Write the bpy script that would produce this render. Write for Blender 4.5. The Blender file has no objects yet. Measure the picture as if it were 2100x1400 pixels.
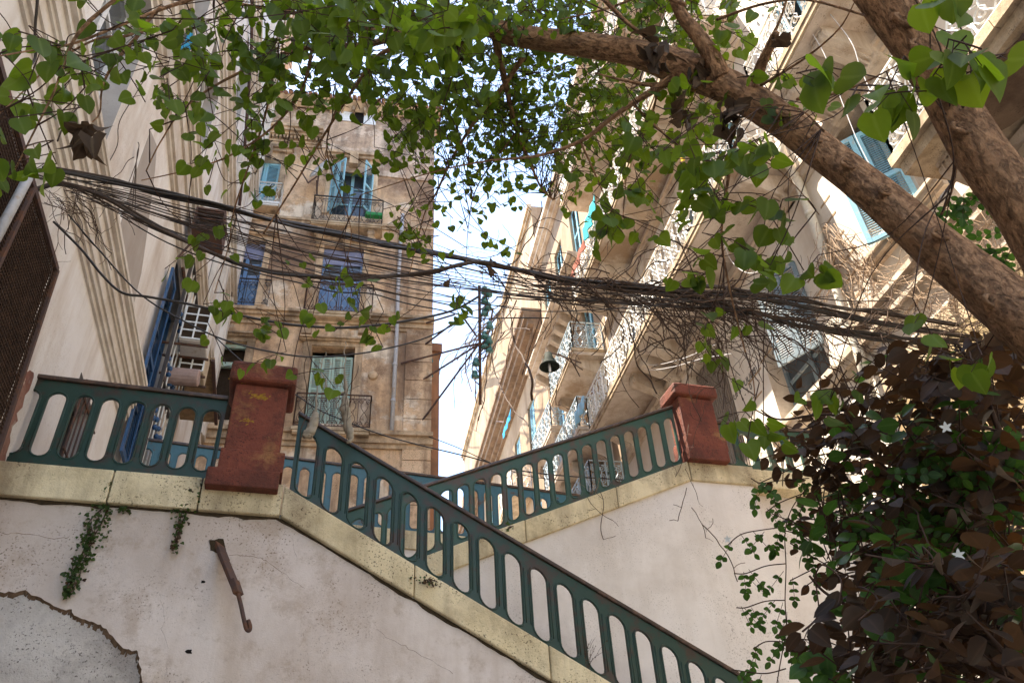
import bpy, bmesh, math, random, heapq
from mathutils import Vector, Matrix, noise
from mathutils.geometry import tessellate_polygon
R = random.Random(7)
PI = math.pi
sc = bpy.context.scene
COL = sc.collection

# ------------------------------------------------------------------ camera model (measured from the photo's vanishing points)
FPX = 1580.0
EYE = Vector((0, 0, 1.6))
def _cv(x, y): return Vector((x-1050, 700-y, -FPX))
_up = _cv(915, -1430).normalized()
_s = _cv(590, 1901).normalized(); _s = (_s-_up*_s.dot(_up)).normalized()
_r = _s.cross(_up)
ROT = Matrix((_r, _s, _up))                  # camera space -> world
def ray(x, y): return (ROT @ _cv(x, y)).normalized()
def at(x, y, dist): return EYE + ray(x, y)*dist

class Fac:
    """vertical plane: pt(u, z, off); off goes towards the viewer side of the wall"""
    def __init__(s, o, d, n):
        s.o = Vector((o[0], o[1], 0)); s.d = Vector((d[0], d[1], 0)); s.n = Vector((n[0], n[1], 0)).normalized()
    def pt(s, u, z, off=0): return s.o+s.d*u+s.n*off+Vector((0, 0, z))
    def px(s, x, y, off=0):
        r = ray(x, y); q = s.o+s.n*off
        t = (q-EYE).dot(s.n)/r.dot(s.n)
        p = EYE+r*t
        u = (p-q).dot(s.d)/s.d.dot(s.d)
        return u, p.z
    def P(s, x, y, off=0):
        u, z = s.px(x, y, off); return s.pt(u, z, off)
FL = Fac((-2.5, 0), (-.045, 1), (1, .045))
FR = Fac((6.8, 0), (.05, 1), (-1, .05))
FM = Fac((0, 18), (1, -.07), (-.07, -1))
FF = Fac((0, 7), (1, .06), (.06, -1))
FB = Fac((0, 8.6), (1, 0), (0, -1))
FBR = Fac((0, 8.413), (1, .04), (.04, -1))
FFR = Fac((0, 11.5), (1, .15), (.15, -1))
FC = Fac((0, 5.3), (1, .0), (0, -1))

# ------------------------------------------------------------------ mesh builder
class MB:
    def __init__(s): s.v = []; s.f = []; s.a = {}
    def attr(s, name, start, vals):
        l = s.a.setdefault(name, [])
        while len(l) < start: l.append(None)
        l.extend(vals)
    def quad(s, *p):
        i = len(s.v); s.v += [Vector(q) for q in p]; s.f.append(tuple(range(i, i+len(p))))
    def box8(s, p):      # p: 4 bottom loop, 4 top loop
        i = len(s.v); s.v += [Vector(q) for q in p]
        for f in ((3, 2, 1, 0), (4, 5, 6, 7), (0, 1, 5, 4), (1, 2, 6, 5), (2, 3, 7, 6), (3, 0, 4, 7)):
            s.f.append(tuple(i+k for k in f))
    def box(s, x0, x1, y0, y1, z0, z1):
        s.box8([(x0, y0, z0), (x1, y0, z0), (x1, y1, z0), (x0, y1, z0), (x0, y0, z1), (x1, y0, z1), (x1, y1, z1), (x0, y1, z1)])
    def fbox(s, F, u0, u1, z0, z1, o0, o1):
        s.box8([F.pt(u0, z0, o1), F.pt(u1, z0, o1), F.pt(u1, z0, o0), F.pt(u0, z0, o0),
                F.pt(u0, z1, o1), F.pt(u1, z1, o1), F.pt(u1, z1, o0), F.pt(u0, z1, o0)])
    def fslope(s, F, u0, u1, za0, za1, zb0, zb1, o0, o1):   # bar whose bottom/top differ at both ends
        s.box8([F.pt(u0, za0, o1), F.pt(u1, za1, o1), F.pt(u1, za1, o0), F.pt(u0, za0, o0),
                F.pt(u0, zb0, o1), F.pt(u1, zb1, o1), F.pt(u1, zb1, o0), F.pt(u0, zb0, o0)])
    def prism(s, pa, pb):                        # two matching outlines
        n = len(pa); i = len(s.v); s.v += [Vector(q) for q in pa]+[Vector(q) for q in pb]
        for t in tessellate_polygon([[Vector(q) for q in pa]]):
            s.f.append(tuple(i+k for k in t)); s.f.append(tuple(i+n+k for k in reversed(t)))
        for k in range(n):
            m = (k+1) % n; s.f.append((i+k, i+m, i+n+m, i+n+k))
    def fpoly(s, F, uz, o0, o1):
        s.prism([F.pt(u, z, o1) for u, z in uz], [F.pt(u, z, o0) for u, z in uz])
    def fpx(s, F, pxs, o0, o1):
        s.fpoly(F, [F.px(x, y, o1) for x, y in pxs], o0, o1)
    def bar(s, a, b, w, h=None, upv=(0, 0, 1)):
        a = Vector(a); b = Vector(b); h = h or w; d = (b-a).normalized(); upv = Vector(upv)
        if abs(d.dot(upv)) > .98: upv = Vector((1, 0, 0))
        x = d.cross(upv).normalized()*w/2; y = x.cross(d).normalized()*h/2
        s.box8([a-x-y, a+x-y, a+x+y, a-x+y, b-x-y, b+x-y, b+x+y, b-x+y])
    def tube(s, pts, rad, n=6, cap=True, wob=0, bark=False, squash=None):
        pts = [Vector(p) for p in pts]
        if not hasattr(rad, '__len__'): rad = [rad]*len(pts)
        i0 = len(s.v); m = len(pts)
        d = (pts[1]-pts[0]).normalized(); ref = Vector((0, 0, 1)) if abs(d.z) < .9 else Vector((1, 0, 0))
        x = d.cross(ref).normalized(); L = 0; vals = []
        for k in range(m):
            if k: L += (pts[k]-pts[k-1]).length
            d = (pts[min(k+1, m-1)]-pts[max(k-1, 0)]).normalized()
            x = (x-d*x.dot(d))
            x = x.normalized() if x.length > 1e-6 else d.orthogonal().normalized()
            y = d.cross(x)
            for j in range(n):
                a = 2*PI*j/n; r = rad[k]
                if wob: r *= 1+wob*noise.noise(Vector((math.cos(a)*1.2, math.sin(a)*1.2, L*5)))+wob*.5*noise.noise(Vector((math.cos(a)*4, math.sin(a)*4, L*13)))
                s.v.append(pts[k]+x*(math.cos(a)*r)+y*(math.sin(a)*r*(squash or 1)))
                if bark: vals.append((math.cos(a)*rad[k], math.sin(a)*rad[k], L*.3))
        if bark: s.attr('bk', i0, vals)
        for k in range(m-1):
            for j in range(n):
                q = (j+1) % n
                s.f.append((i0+k*n+j, i0+k*n+q, i0+(k+1)*n+q, i0+(k+1)*n+j))
        if cap:
            s.f.append(tuple(i0+j for j in reversed(range(n)))); s.f.append(tuple(i0+(m-1)*n+j for j in range(n)))
    def lathe(s, c, ax, prof, n=14):
        c = Vector(c); ax = Vector(ax).normalized(); x = ax.orthogonal().normalized(); y = ax.cross(x); i0 = len(s.v)
        for r, h in prof:
            for j in range(n):
                a = 2*PI*j/n; s.v.append(c+ax*h+x*(r*math.cos(a))+y*(r*math.sin(a)))
        for k in range(len(prof)-1):
            for j in range(n):
                q = (j+1) % n; s.f.append((i0+k*n+j, i0+k*n+q, i0+(k+1)*n+q, i0+(k+1)*n+j))
        s.f.append(tuple(i0+j for j in reversed(range(n)))); s.f.append(tuple(i0+(len(prof)-1)*n+j for j in range(n)))
    def build(s, name, mat, parent=None, smooth=False, bevel=0, loc=None, fix=True):
        me = bpy.data.meshes.new(name); me.from_pydata([tuple(p) for p in s.v], [], s.f)
        for k, l in s.a.items():
            l = l+[None]*(len(s.v)-len(l)); vec = any(isinstance(q, tuple) for q in l)
            at_ = me.attributes.new(k, 'FLOAT_VECTOR' if vec else 'FLOAT', 'POINT')
            if vec:
                fl = []
                for q in l: fl += list(q or (0, 0, 0))
                at_.data.foreach_set('vector', fl)
            else: at_.data.foreach_set('value', [q or 0 for q in l])
        if fix:
            bm = bmesh.new(); bm.from_mesh(me); bmesh.ops.recalc_face_normals(bm, faces=bm.faces); bm.to_mesh(me); bm.free()
        if smooth: me.polygons.foreach_set('use_smooth', [True]*len(me.polygons))
        me.materials.append(mat)
        o = bpy.data.objects.new(name, me); COL.objects.link(o)
        if parent:
            o.parent = parent; o.matrix_parent_inverse = Matrix.Translation(-parent.location)
        if bevel:
            b = o.modifiers.new('edge', 'BEVEL'); b.width = bevel; b.segments = 2; b.limit_method = 'ANGLE'
        me.update()
        return o

def tag(o, label, cat, group=None, kind=None):
    if label: o['label'] = label
    if cat: o['category'] = cat
    if group: o['group'] = group
    if kind: o['kind'] = kind
    return o
def thing(name, loc, label, cat, group=None):
    o = bpy.data.objects.new(name, None); o.empty_display_size = .2; o.location = loc; COL.objects.link(o)
    return tag(o, label, cat, group)

# ------------------------------------------------------------------ materials
class NT:
    def __init__(s, name):
        s.m = bpy.data.materials.new(name); s.m.use_nodes = True; s.t = s.m.node_tree; s.t.nodes.clear()
        s.out = s.n('ShaderNodeOutputMaterial'); s.geo = s.n('ShaderNodeNewGeometry')
    def n(s, ty, **kw):
        q = s.t.nodes.new(ty)
        for k, v in kw.items(): setattr(q, k, v)
        return q
    def l(s, a, b): s.t.links.new(a, b)
    def setin(s, node, i, v):
        if hasattr(v, 'is_linked') or isinstance(v, bpy.types.NodeSocket): s.l(v, node.inputs[i])
        else: node.inputs[i].default_value = v
    def pos(s, sx=1, sy=1, sz=1, src=None):
        mp = s.n('ShaderNodeMapping'); mp.inputs['Scale'].default_value = (sx, sy, sz); s.l(src or s.geo.outputs['Position'], mp.inputs[0]); return mp.outputs[0]
    def noise(s, scale, detail=6, rough=.6, vec=None, dist=0):
        q = s.n('ShaderNodeTexNoise'); q.inputs['Scale'].default_value = scale; q.inputs['Detail'].default_value = detail
        q.inputs['Roughness'].default_value = rough; q.inputs['Distortion'].default_value = dist
        s.l(vec or s.geo.outputs['Position'], q.inputs['Vector']); return q.outputs['Fac']
    def vor(s, scale, vec=None, feat='DISTANCE_TO_EDGE'):
        q = s.n('ShaderNodeTexVoronoi', feature=feat); q.inputs['Scale'].default_value = scale
        s.l(vec or s.geo.outputs['Position'], q.inputs['Vector']); return q.outputs['Distance']
    def ramp(s, fac, a, b, va=0., vb=1.):
        q = s.n('ShaderNodeMapRange'); q.inputs[1].default_value = a; q.inputs[2].default_value = b; q.inputs[3].default_value = va; q.inputs[4].default_value = vb
        s.l(fac, q.inputs[0]); return q.outputs[0]
    def mix(s, fac, a, b):
        q = s.n('ShaderNodeMix', data_type='RGBA'); s.setin(q, 0, fac)
        for i, v in ((6, a), (7, b)):
            if isinstance(v, tuple): q.inputs[i].default_value = (*v[:3], 1)
            else: s.l(v, q.inputs[i])
        return q.outputs[2]
    def math(s, op, a, b=0.):
        q = s.n('ShaderNodeMath', operation=op); s.setin(q, 0, a); s.setin(q, 1, b); return q.outputs[0]
    def bump(s, h, strength, dist=.02, nrm=None):
        q = s.n('ShaderNodeBump'); q.inputs['Strength'].default_value = strength; q.inputs['Distance'].default_value = dist; s.l(h, q.inputs['Height'])
        if nrm: s.l(nrm, q.inputs['Normal'])
        return q.outputs[0]
    def bsdf(s, col, rough=.8, nrm=None, spec=.3, metal=0):
        q = s.n('ShaderNodeBsdfPrincipled')
        if isinstance(col, tuple): q.inputs['Base Color'].default_value = (*col[:3], 1)
        else: s.l(col, q.inputs['Base Color'])
        s.setin(q, 'Roughness', rough) if not isinstance(rough, float) else q.inputs['Roughness'].__setattr__('default_value', rough)
        q.inputs['Specular IOR Level'].default_value = spec; q.inputs['Metallic'].default_value = metal
        if nrm: s.l(nrm, q.inputs['Normal'])
        return q
    def end(s, sh): s.l(sh.outputs[0] if hasattr(sh, 'outputs') else sh, s.out.inputs[0]); return s.m

def plaster(name, c1, c2, stain, amt=.5, scale=1.2, bump=.35, speck=.25, streak=.4, patch=None, pth=(.62, .66), rough=.9, crack=0):
    t = NT(name)
    base = t.mix(t.ramp(t.noise(scale, 8, .62), .4, .6), c1, c2)
    base = t.mix(t.ramp(t.noise(scale*7, 6, .7), .35, .7, 0, .35), base, c2)
    if patch:
        pf = t.noise(scale*.9, 9, .68, t.pos(1.0, 1.0, 1.25)); base = t.mix(t.ramp(pf, *pth), base, patch)
    st = t.noise(scale*2.2, 7, .65, t.pos(1, 1, .14))
    base = t.mix(t.ramp(st, .47, .63, 0, streak), base, stain)
    s2 = t.noise(scale*.55, 9, .72)
    base = t.mix(t.ramp(s2, .47, .62, 0, amt), base, stain)
    if patch: base = t.mix(t.ramp(t.noise(scale*3.4, 8, .75), .52, .62, 0, .45), base, stain)
    sp = t.noise(55, 3, .6); spm = t.noise(scale*1.5, 5, .6)
    base = t.mix(t.math('MULTIPLY', t.ramp(sp, .58, .66, 0, speck), t.ramp(spm, .45, .56)), base, (stain[0]*.5, stain[1]*.5, stain[2]*.5))
    h = t.math('ADD', t.noise(scale*9, 8, .7), t.math('MULTIPLY', t.noise(90, 4, .6), .35))
    if crack:
        cv = t.vor(.55, t.pos(1, 1, 1)); dn = t.noise(.7, 4)
        cf = t.math('MULTIPLY', t.ramp(cv, .0, .008, crack, 0), t.ramp(dn, .5, .56))
        base = t.mix(cf, base, (stain[0]*.4, stain[1]*.4, stain[2]*.4))
    return t.end(t.bsdf(base, rough, t.bump(h, bump, .015), .2))

def paint(name, col, worn, amt=.3, scale=6, rough=.45, bump=.15, spec=.4):
    t = NT(name)
    f = t.noise(scale, 8, .7); g = t.noise(scale*5, 5, .6)
    c = t.mix(t.ramp(g, .35, .7, 0, .5), col, tuple(q*.65 for q in col))
    c = t.mix(t.ramp(f, .60-amt*.2, .66-amt*.1, 0, .9), c, worn)
    return t.end(t.bsdf(c, rough, t.bump(g, bump, .006), spec))

def simple(name, col, rough=.7, spec=.3, var=.35, scale=9):
    t = NT(name)
    c = t.mix(t.ramp(t.noise(scale, 6, .65), .3, .7, 0, 1), col, tuple(q*(1-var) for q in col))
    return t.end(t.bsdf(c, rough, t.bump(t.noise(scale*6, 4), .12, .006), spec))

def leafmat(name, dark, light, trans, veinc, tmix=.45, rough=.38, back=None):
    t = NT(name)
    a = t.n('ShaderNodeAttribute', attribute_name='rnd'); v = t.n('ShaderNodeAttribute', attribute_name='vein')
    c = t.mix(a.outputs['Fac'], dark, light)
    c = t.mix(t.ramp(t.noise(60, 4), .4, .7, 0, .35), c, tuple(q*.6 for q in dark))
    vf = t.ramp(v.outputs['Fac'], .82, .97, 0, .6)
    c = t.mix(vf, c, veinc)
    if back: c = t.mix(t.geo.outputs['Backfacing'], c, back)
    b = t.bsdf(c, rough, None, .3)
    tr = t.n('ShaderNodeBsdfTranslucent'); tc = t.mix(a.outputs['Fac'], tuple(q*.6 for q in trans), trans); t.l(tc, tr.inputs[0])
    m = t.n('ShaderNodeMixShader'); m.inputs[0].default_value = tmix; t.l(b.outputs[0], m.inputs[1]); t.l(tr.outputs[0], m.inputs[2])
    return t.end(m)

def barkmat(name, c1, c2, c3):
    t = NT(name)
    a = t.n('ShaderNodeAttribute', attribute_name='bk'); av = a.outputs['Vector']
    av = t.pos(1, 1, 1.7, av); f1 = t.noise(62, 9, .75, av, .3); f2 = t.noise(90, 6, .65, av); f3 = t.noise(5, 5, .6, av)
    c = t.mix(t.ramp(f1, .36, .62), c1, c2); c = t.mix(t.ramp(f3, .45, .7, 0, .5), c, c3)
    c = t.mix(t.ramp(f2, .62, .75, 0, .5), c, (c2[0]*1.5, c2[1]*1.5, c2[2]*1.5))
    cr = t.noise(54, 7, .72, t.pos(1, 1, .9, av), .6)
    c = t.mix(t.ramp(cr, .36, .46, .6, 0), c, tuple(q*.45 for q in c1))
    h = t.math('ADD', t.math('MULTIPLY', f1, 1.2), t.math('ADD', t.math('MULTIPLY', f2, .5), t.ramp(cr, .36, .5, 0, 1.0)))
    return t.end(t.bsdf(c, .85, t.bump(h, 1.0, .016), .2))

def glassmat(name, tint=(.03, .04, .05)):
    t = NT(name); return t.end(t.bsdf(t.mix(t.ramp(t.noise(1.3), .3, .7), tint, tuple(q*2.2 for q in tint)), .12, None, .7))

M = {}
M['stairwall'] = plaster('stair_wall_plaster', (.70, .63, .585), (.62, .545, .50), (.36, .27, .20), .38, .9, .45, .9, .36, patch=(.57, .47, .37), pth=(.58, .66))
M['backwall'] = plaster('back_wall_plaster', (.74, .69, .65), (.66, .61, .57), (.42, .35, .29), .3, 1.0, .35, .7, .2)
M['rawwall'] = plaster('bare_render', (.46, .42, .39), (.62, .58, .54), (.13, .11, .10), .5, 2.2, 1.0, .9, .1)
M['edge'] = simple('broken_plaster_edge', (.20, .13, .085), .95, .1, .6, 20)
M['coping'] = plaster('coping_stone', (.78, .67, .45), (.68, .57, .36), (.16, .105, .06), .5, 1.6, 1.1, .9, .4)
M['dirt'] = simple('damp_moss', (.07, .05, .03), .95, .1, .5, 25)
M['pillar'] = plaster('red_pillar_paint', (.23, .066, .04), (.17, .046, .03), (.06, .025, .018), .7, 2.2, 1.2, .8, .4, patch=(.30, .14, .06), pth=(.57, .66), rough=.65)
M['ochre'] = simple('ochre_smear', (.38, .22, .03), .8, .2, .5, 30)
M['green'] = paint('green_iron_paint', (.012, .043, .031), (.045, .024, .016), .5, 4, .45, .35)
M['greenlight'] = paint('grey_green_iron_paint', (.028, .078, .052), (.08, .045, .03), .5, 4, .45, .3)
M['teal'] = paint('skylit_iron_paint', (.035, .12, .16), (.09, .05, .035), .2, 5, .45)  # far railing: skylight put into the colour as a teal tint
M['rail'] = paint('worn_handrail', (.055, .035, .028), (.12, .07, .05), .5, 8, .35)
M['rust'] = paint('rusty_iron', (.085, .05, .042), (.14, .06, .03), .5, 9, .8)
M['ochreiron'] = simple('rust_brown_pipe', (.10, .06, .055), .6, .3, .4)
M['iron'] = simple('dark_iron', (.05, .042, .04), .55, .4, .4)
M['whiteiron'] = paint('white_iron_paint', (.72, .72, .70), (.28, .2, .14), .25, 9, .5)
M['blueiron'] = paint('pale_blue_iron_paint', (.42, .53, .60), (.22, .18, .14), .25, 9, .5)
M['white'] = plaster('white_wall_paint', (.78, .76, .75), (.70, .67, .64), (.42, .32, .24), .4, .8, .3, .35, .45)
M['cornice'] = plaster('cream_cornice', (.70, .66, .61), (.63, .58, .53), (.34, .25, .17), .4, 1.1, .3, .3, .3)
M['greyrev'] = plaster('shaded_reveal', (.43, .41, .40), (.36, .34, .33), (.22, .19, .16), .3, 1.0, .2, .2, .2)  # shade of the window recesses put into this grey
M['patchgrey'] = plaster('grey_wall_patch', (.40, .36, .33), (.36, .32, .29), (.30, .24, .19), .3, 1.5, .2, .2, .3)
M['ochrewall'] = plaster('ochre_facade', (.72, .53, .37), (.62, .41, .25), (.20, .125, .085), .95, .75, .8, 1.0, .8, patch=(.78, .66, .53), pth=(.53, .58))
M['ochretop'] = plaster('weathered_top_storey', (.58, .42, .30), (.40, .28, .21), (.13, .095, .075), .9, 1.1, .9, .9, .55, patch=(.66, .52, .41), pth=(.53, .57))
M['ochretrim'] = plaster('ochre_mouldings', (.66, .50, .35), (.57, .41, .27), (.12, .085, .06), .75, 1.3, .6, .6, .6)
M['pinkbrick'] = plaster('orange_side_wall', (.52, .24, .12), (.42, .2, .11), (.16, .10, .07), .6, 1.0, .6, .5, .5)
M['rwall'] = plaster('right_facade_render', (.72, .67, .61), (.66, .59, .51), (.42, .31, .21), .3, .8, .2, .2, .25)
M['rtrim'] = plaster('right_facade_mouldings', (.66, .58, .49), (.58, .49, .40), (.27, .18, .11), .5, 1.2, .3, .4, .45)
M['soffit'] = plaster('balcony_soffit', (.66, .585, .51), (.60, .52, .445), (.30, .20, .12), .75, 1.1, .4, .9, .15)
M['slabedge'] = plaster('slab_edge', (.45, .34, .22), (.56, .44, .31), (.13, .09, .06), .7, 2.0, .6, .7, .4)
M['broken'] = plaster('broken_concrete', (.20, .13, .09), (.26, .18, .12), (.08, .05, .035), .6, 2.5, 1.0, .7, .2)
M['farwall'] = plaster('far_facade', (.40, .30, .215), (.32, .23, .15), (.20, .13, .08), .6, .5, .3, .3, .7)
M['groove'] = simple('render_joint', (.40, .28, .18), .9, .1, .3)
M['blueshut'] = paint('sky_blue_shutter', (.27, .55, .68), (.42, .45, .42), .2, 7, .5)
M['bluedoor'] = paint('mid_blue_door', (.13, .25, .46), (.35, .38, .42), .25, 7, .5)
M['deepblue'] = paint('deep_blue_paint', (.025, .085, .20), (.10, .12, .2), .2, 7, .45)
M['greyblue'] = paint('grey_blue_louvre', (.15, .21, .25), (.35, .36, .36), .3, 7, .55)
M['greenshut'] = paint('pale_green_shutter', (.36, .50, .44), (.40, .34, .26), .35, 7, .6)
M['lavender'] = paint('lavender_door', (.22, .24, .38), (.35, .35, .42), .2, 7, .5)
M['dark'] = simple('dark_interior', (.018, .015, .014), .9, .1, .4)
M['brownint'] = simple('dim_brown_interior', (.05, .033, .022), .9, .1, .4)
M['glass'] = glassmat('window_glass')
M['whitepaint'] = paint('white_paint', (.74, .76, .78), (.5, .48, .45), .15, 6, .5)
M['acwhite'] = paint('ac_casing', (.66, .64, .62), (.45, .36, .28), .15, 6, .45)
M['acbeige'] = paint('ac_casing_beige', (.52, .42, .30), (.36, .26, .17), .25, 6, .55)
M['pipe'] = paint('grey_drain_pipe', (.44, .44, .47), (.36, .28, .22), .2, 4, .5)
M['creampipe'] = paint('cream_drain_pipe', (.66, .60, .50), (.4, .3, .2), .25, 4, .6)
M['wood'] = simple('weathered_plank', (.34, .24, .14), .8, .2, .5)
M['cable'] = simple('black_cable', (.032, .024, .019), .55, .4, .5, 14)
M['cablebrown'] = simple('dusty_cable', (.075, .05, .036), .75, .25, .5, 14)
M['vine'] = simple('dry_vine_stem', (.085, .05, .033), .85, .2, .5, 20)
M['vinepale'] = simple('bleached_vine_stem', (.40, .28, .19), .85, .2, .5, 20)
M['mesh'] = simple('rusted_wire_mesh', (.085, .05, .035), .8, .2, .5)
M['rag'] = simple('dirty_rag', (.42, .36, .28), .95, .1, .4, 14)
M['turq'] = simple('turquoise_cloth', (.03, .42, .50), .9, .1, .25)
M['bluecloth'] = simple('bright_blue_cloth', (.03, .30, .55), .9, .1, .3)
M['redcloth'] = simple('brick_red_cloth', (.34, .11, .075), .9, .1, .3)
M['yellowcloth'] = simple('yellow_cloth', (.62, .40, .04), .9, .1, .3)
M['whitecloth'] = simple('white_cloth', (.74, .74, .76), .9, .1, .15)
M['insul'] = paint('green_glass_insulator', (.06, .20, .20), (.2, .3, .3), .1, 9, .15, .05, .6)
M['lampgreen'] = simple('dark_green_enamel', (.022, .03, .024), .8, .1, .4)
M['tile'] = simple('clay_tile', (.36, .18, .11), .9, .15, .5, 3)
M['ground'] = plaster('paving', (.34, .32, .30), (.28, .26, .24), (.14, .12, .1), .4, 1.0, .3, .3, 0)
M['bark'] = barkmat('bark', (.17, .078, .038), (.56, .31, .165), (.38, .20, .105))
M['twig'] = simple('twig_bark', (.075, .04, .027), .8, .2, .4, 20)
M['leaf'] = leafmat('green_leaf', (.014, .038, .006), (.070, .124, .013), (.30, .46, .02), (.14, .19, .05), .46, .55)
M['deadleaf'] = leafmat('dead_leaf', (.045, .028, .018), (.09, .055, .032), (.14, .07, .03), (.15, .1, .06), .2, .8)
M['purple'] = leafmat('purple_leaf', (.016, .012, .009), (.052, .036, .022), (.18, .078, .025), (.08, .045, .03), .34, .6)
M['jasmine'] = leafmat('jasmine_leaf', (.018, .05, .012), (.045, .11, .022), (.12, .28, .03), (.1, .16, .05), .38, .35)
M['flower'] = simple('white_petal', (.8, .8, .76), .7, .2, .1)
M['ivy'] = leafmat('ivy_leaf', (.02, .045, .012), (.05, .09, .02), (.12, .22, .03), (.08, .12, .04), .35, .5)
M['letters'] = simple('black_letters', (.02, .02, .02), .6, .3, .2)
M['pinkwall'] = plaster('faded_red_wall_band', (.24, .10, .075), (.34, .19, .14), (.12, .06, .05), .6, 2.6, .7, .5, .3, patch=(.50, .38, .30), pth=(.56, .6))
M['orange'] = simple('orange_brick', (.50, .17, .06), .9, .1, .4, 12)

# ------------------------------------------------------------------ facade with openings
def facade(F, u0, u1, z0, z1, holes, mat, parent, name='wall', back=5.0, revmat=None):
    """solid wall with rectangular openings (u0,u1,z0,z1,depth); the mass behind is closed"""
    us = sorted({u0, u1, *[h[0] for h in holes], *[h[1] for h in holes]}); zs = sorted({z0, z1, *[h[2] for h in holes], *[h[3] for h in holes]})
    mb = MB(); rv = MB()
    for i in range(len(us)-1):
        for j in range(len(zs)-1):
            cu = (us[i]+us[i+1])/2; cz = (zs[j]+zs[j+1])/2
            if any(h[0] < cu < h[1] and h[2] < cz < h[3] for h in holes): continue
            mb.quad(F.pt(us[i], zs[j]), F.pt(us[i+1], zs[j]), F.pt(us[i+1], zs[j+1]), F.pt(us[i], zs[j+1]))
    for a, b, c, d, dep in holes:
        q = lambda u, z, o: F.pt(u, z, o)
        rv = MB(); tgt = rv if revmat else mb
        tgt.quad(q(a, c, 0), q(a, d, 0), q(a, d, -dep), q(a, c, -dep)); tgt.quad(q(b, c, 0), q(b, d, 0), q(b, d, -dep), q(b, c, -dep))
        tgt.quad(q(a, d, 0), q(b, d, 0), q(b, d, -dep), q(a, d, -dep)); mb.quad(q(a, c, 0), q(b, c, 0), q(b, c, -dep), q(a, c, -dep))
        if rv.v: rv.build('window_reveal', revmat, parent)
    p = [F.pt(u0, z0), F.pt(u1, z0), F.pt(u1, z1), F.pt(u0, z1)]; k = [F.pt(u0, z0, -back), F.pt(u1, z0, -back), F.pt(u1, z1, -back), F.pt(u0, z1, -back)]
    for i in range(4):
        j = (i+1) % 4; mb.quad(p[i], p[j], k[j], k[i])
    mb.quad(*k)
    bm_o = mb.build(name, mat, parent)
    return bm_o

def louvre(F, u0, u1, z0, z1, off, mat, parent, name='shutter', panels=1, slat=.055, matrix=None, sw=.06):
    """louvred leaf: stiles, rails and real slats; matrix turns it open about its hinge"""
    w = (u1-u0)/panels; o = None
    for p in range(panels):
        fr = MB(); sl = MB()
        a = u0+p*w+.006; b = a+w-.012
        fr.fbox(F, a, a+sw, z0, z1, off-.02, off+.02); fr.fbox(F, b-sw, b, z0, z1, off-.02, off+.02)
        for zz in (z0, (z0+z1)/2-.04, z1-.08): fr.fbox(F, a+sw, b-sw, zz, zz+.08, off-.018, off+.018)
        z = z0+.1
        while z < z1-.1:
            sl.quad(F.pt(a+sw, z, off+.012), F.pt(b-sw, z, off+.012), F.pt(b-sw, z+slat*.92, off-.012), F.pt(a+sw, z+slat*.92, off-.012)); z += slat
        if matrix:
            fr.v = [matrix @ v for v in fr.v]; sl.v = [matrix @ v for v in sl.v]
        o = fr.build(name, mat, parent); sl.build('slats', mat, o)
    return o

def hinge(F, u, off, ang):
    p = F.pt(u, 0, off); return Matrix.Translation(p) @ Matrix.Rotation(ang, 4, 'Z') @ Matrix.Translation(-p)

def window(F, a, b, c, d, dep, frmat, parent, leaves=2, bars=2, glass=True):
    fr = MB(); o = -dep+.03; t = .07
    fr.fbox(F, a, a+t, c, d, o-.03, o+.04); fr.fbox(F, b-t, b, c, d, o-.03, o+.04); fr.fbox(F, a+t, b-t, d-t, d, o-.03, o+.04); fr.fbox(F, a+t, b-t, c, c+t, o-.03, o+.04)
    for k in range(1, leaves):
        u = a+(b-a)*k/leaves; fr.fbox(F, u-.05, u+.05, c+t, d-t, o-.025, o+.035)
    for k in range(1, bars+1):
        z = c+(d-c)*k/(bars+1)
        for l in range(leaves):
            ua = a+(b-a)*l/leaves+.07; ub = a+(b-a)*(l+1)/leaves-.07; fr.fbox(F, ua, ub, z-.025, z+.025, o-.02, o+.03)
    f = fr.build('window', frmat, parent)
    g = MB(); g.quad(F.pt(a, c, o-.01), F.pt(b, c, o-.01), F.pt(b, d, o-.01), F.pt(a, d, o-.01)); g.build('pane', M['glass'] if glass else M['dark'], f)
    return f

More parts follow.
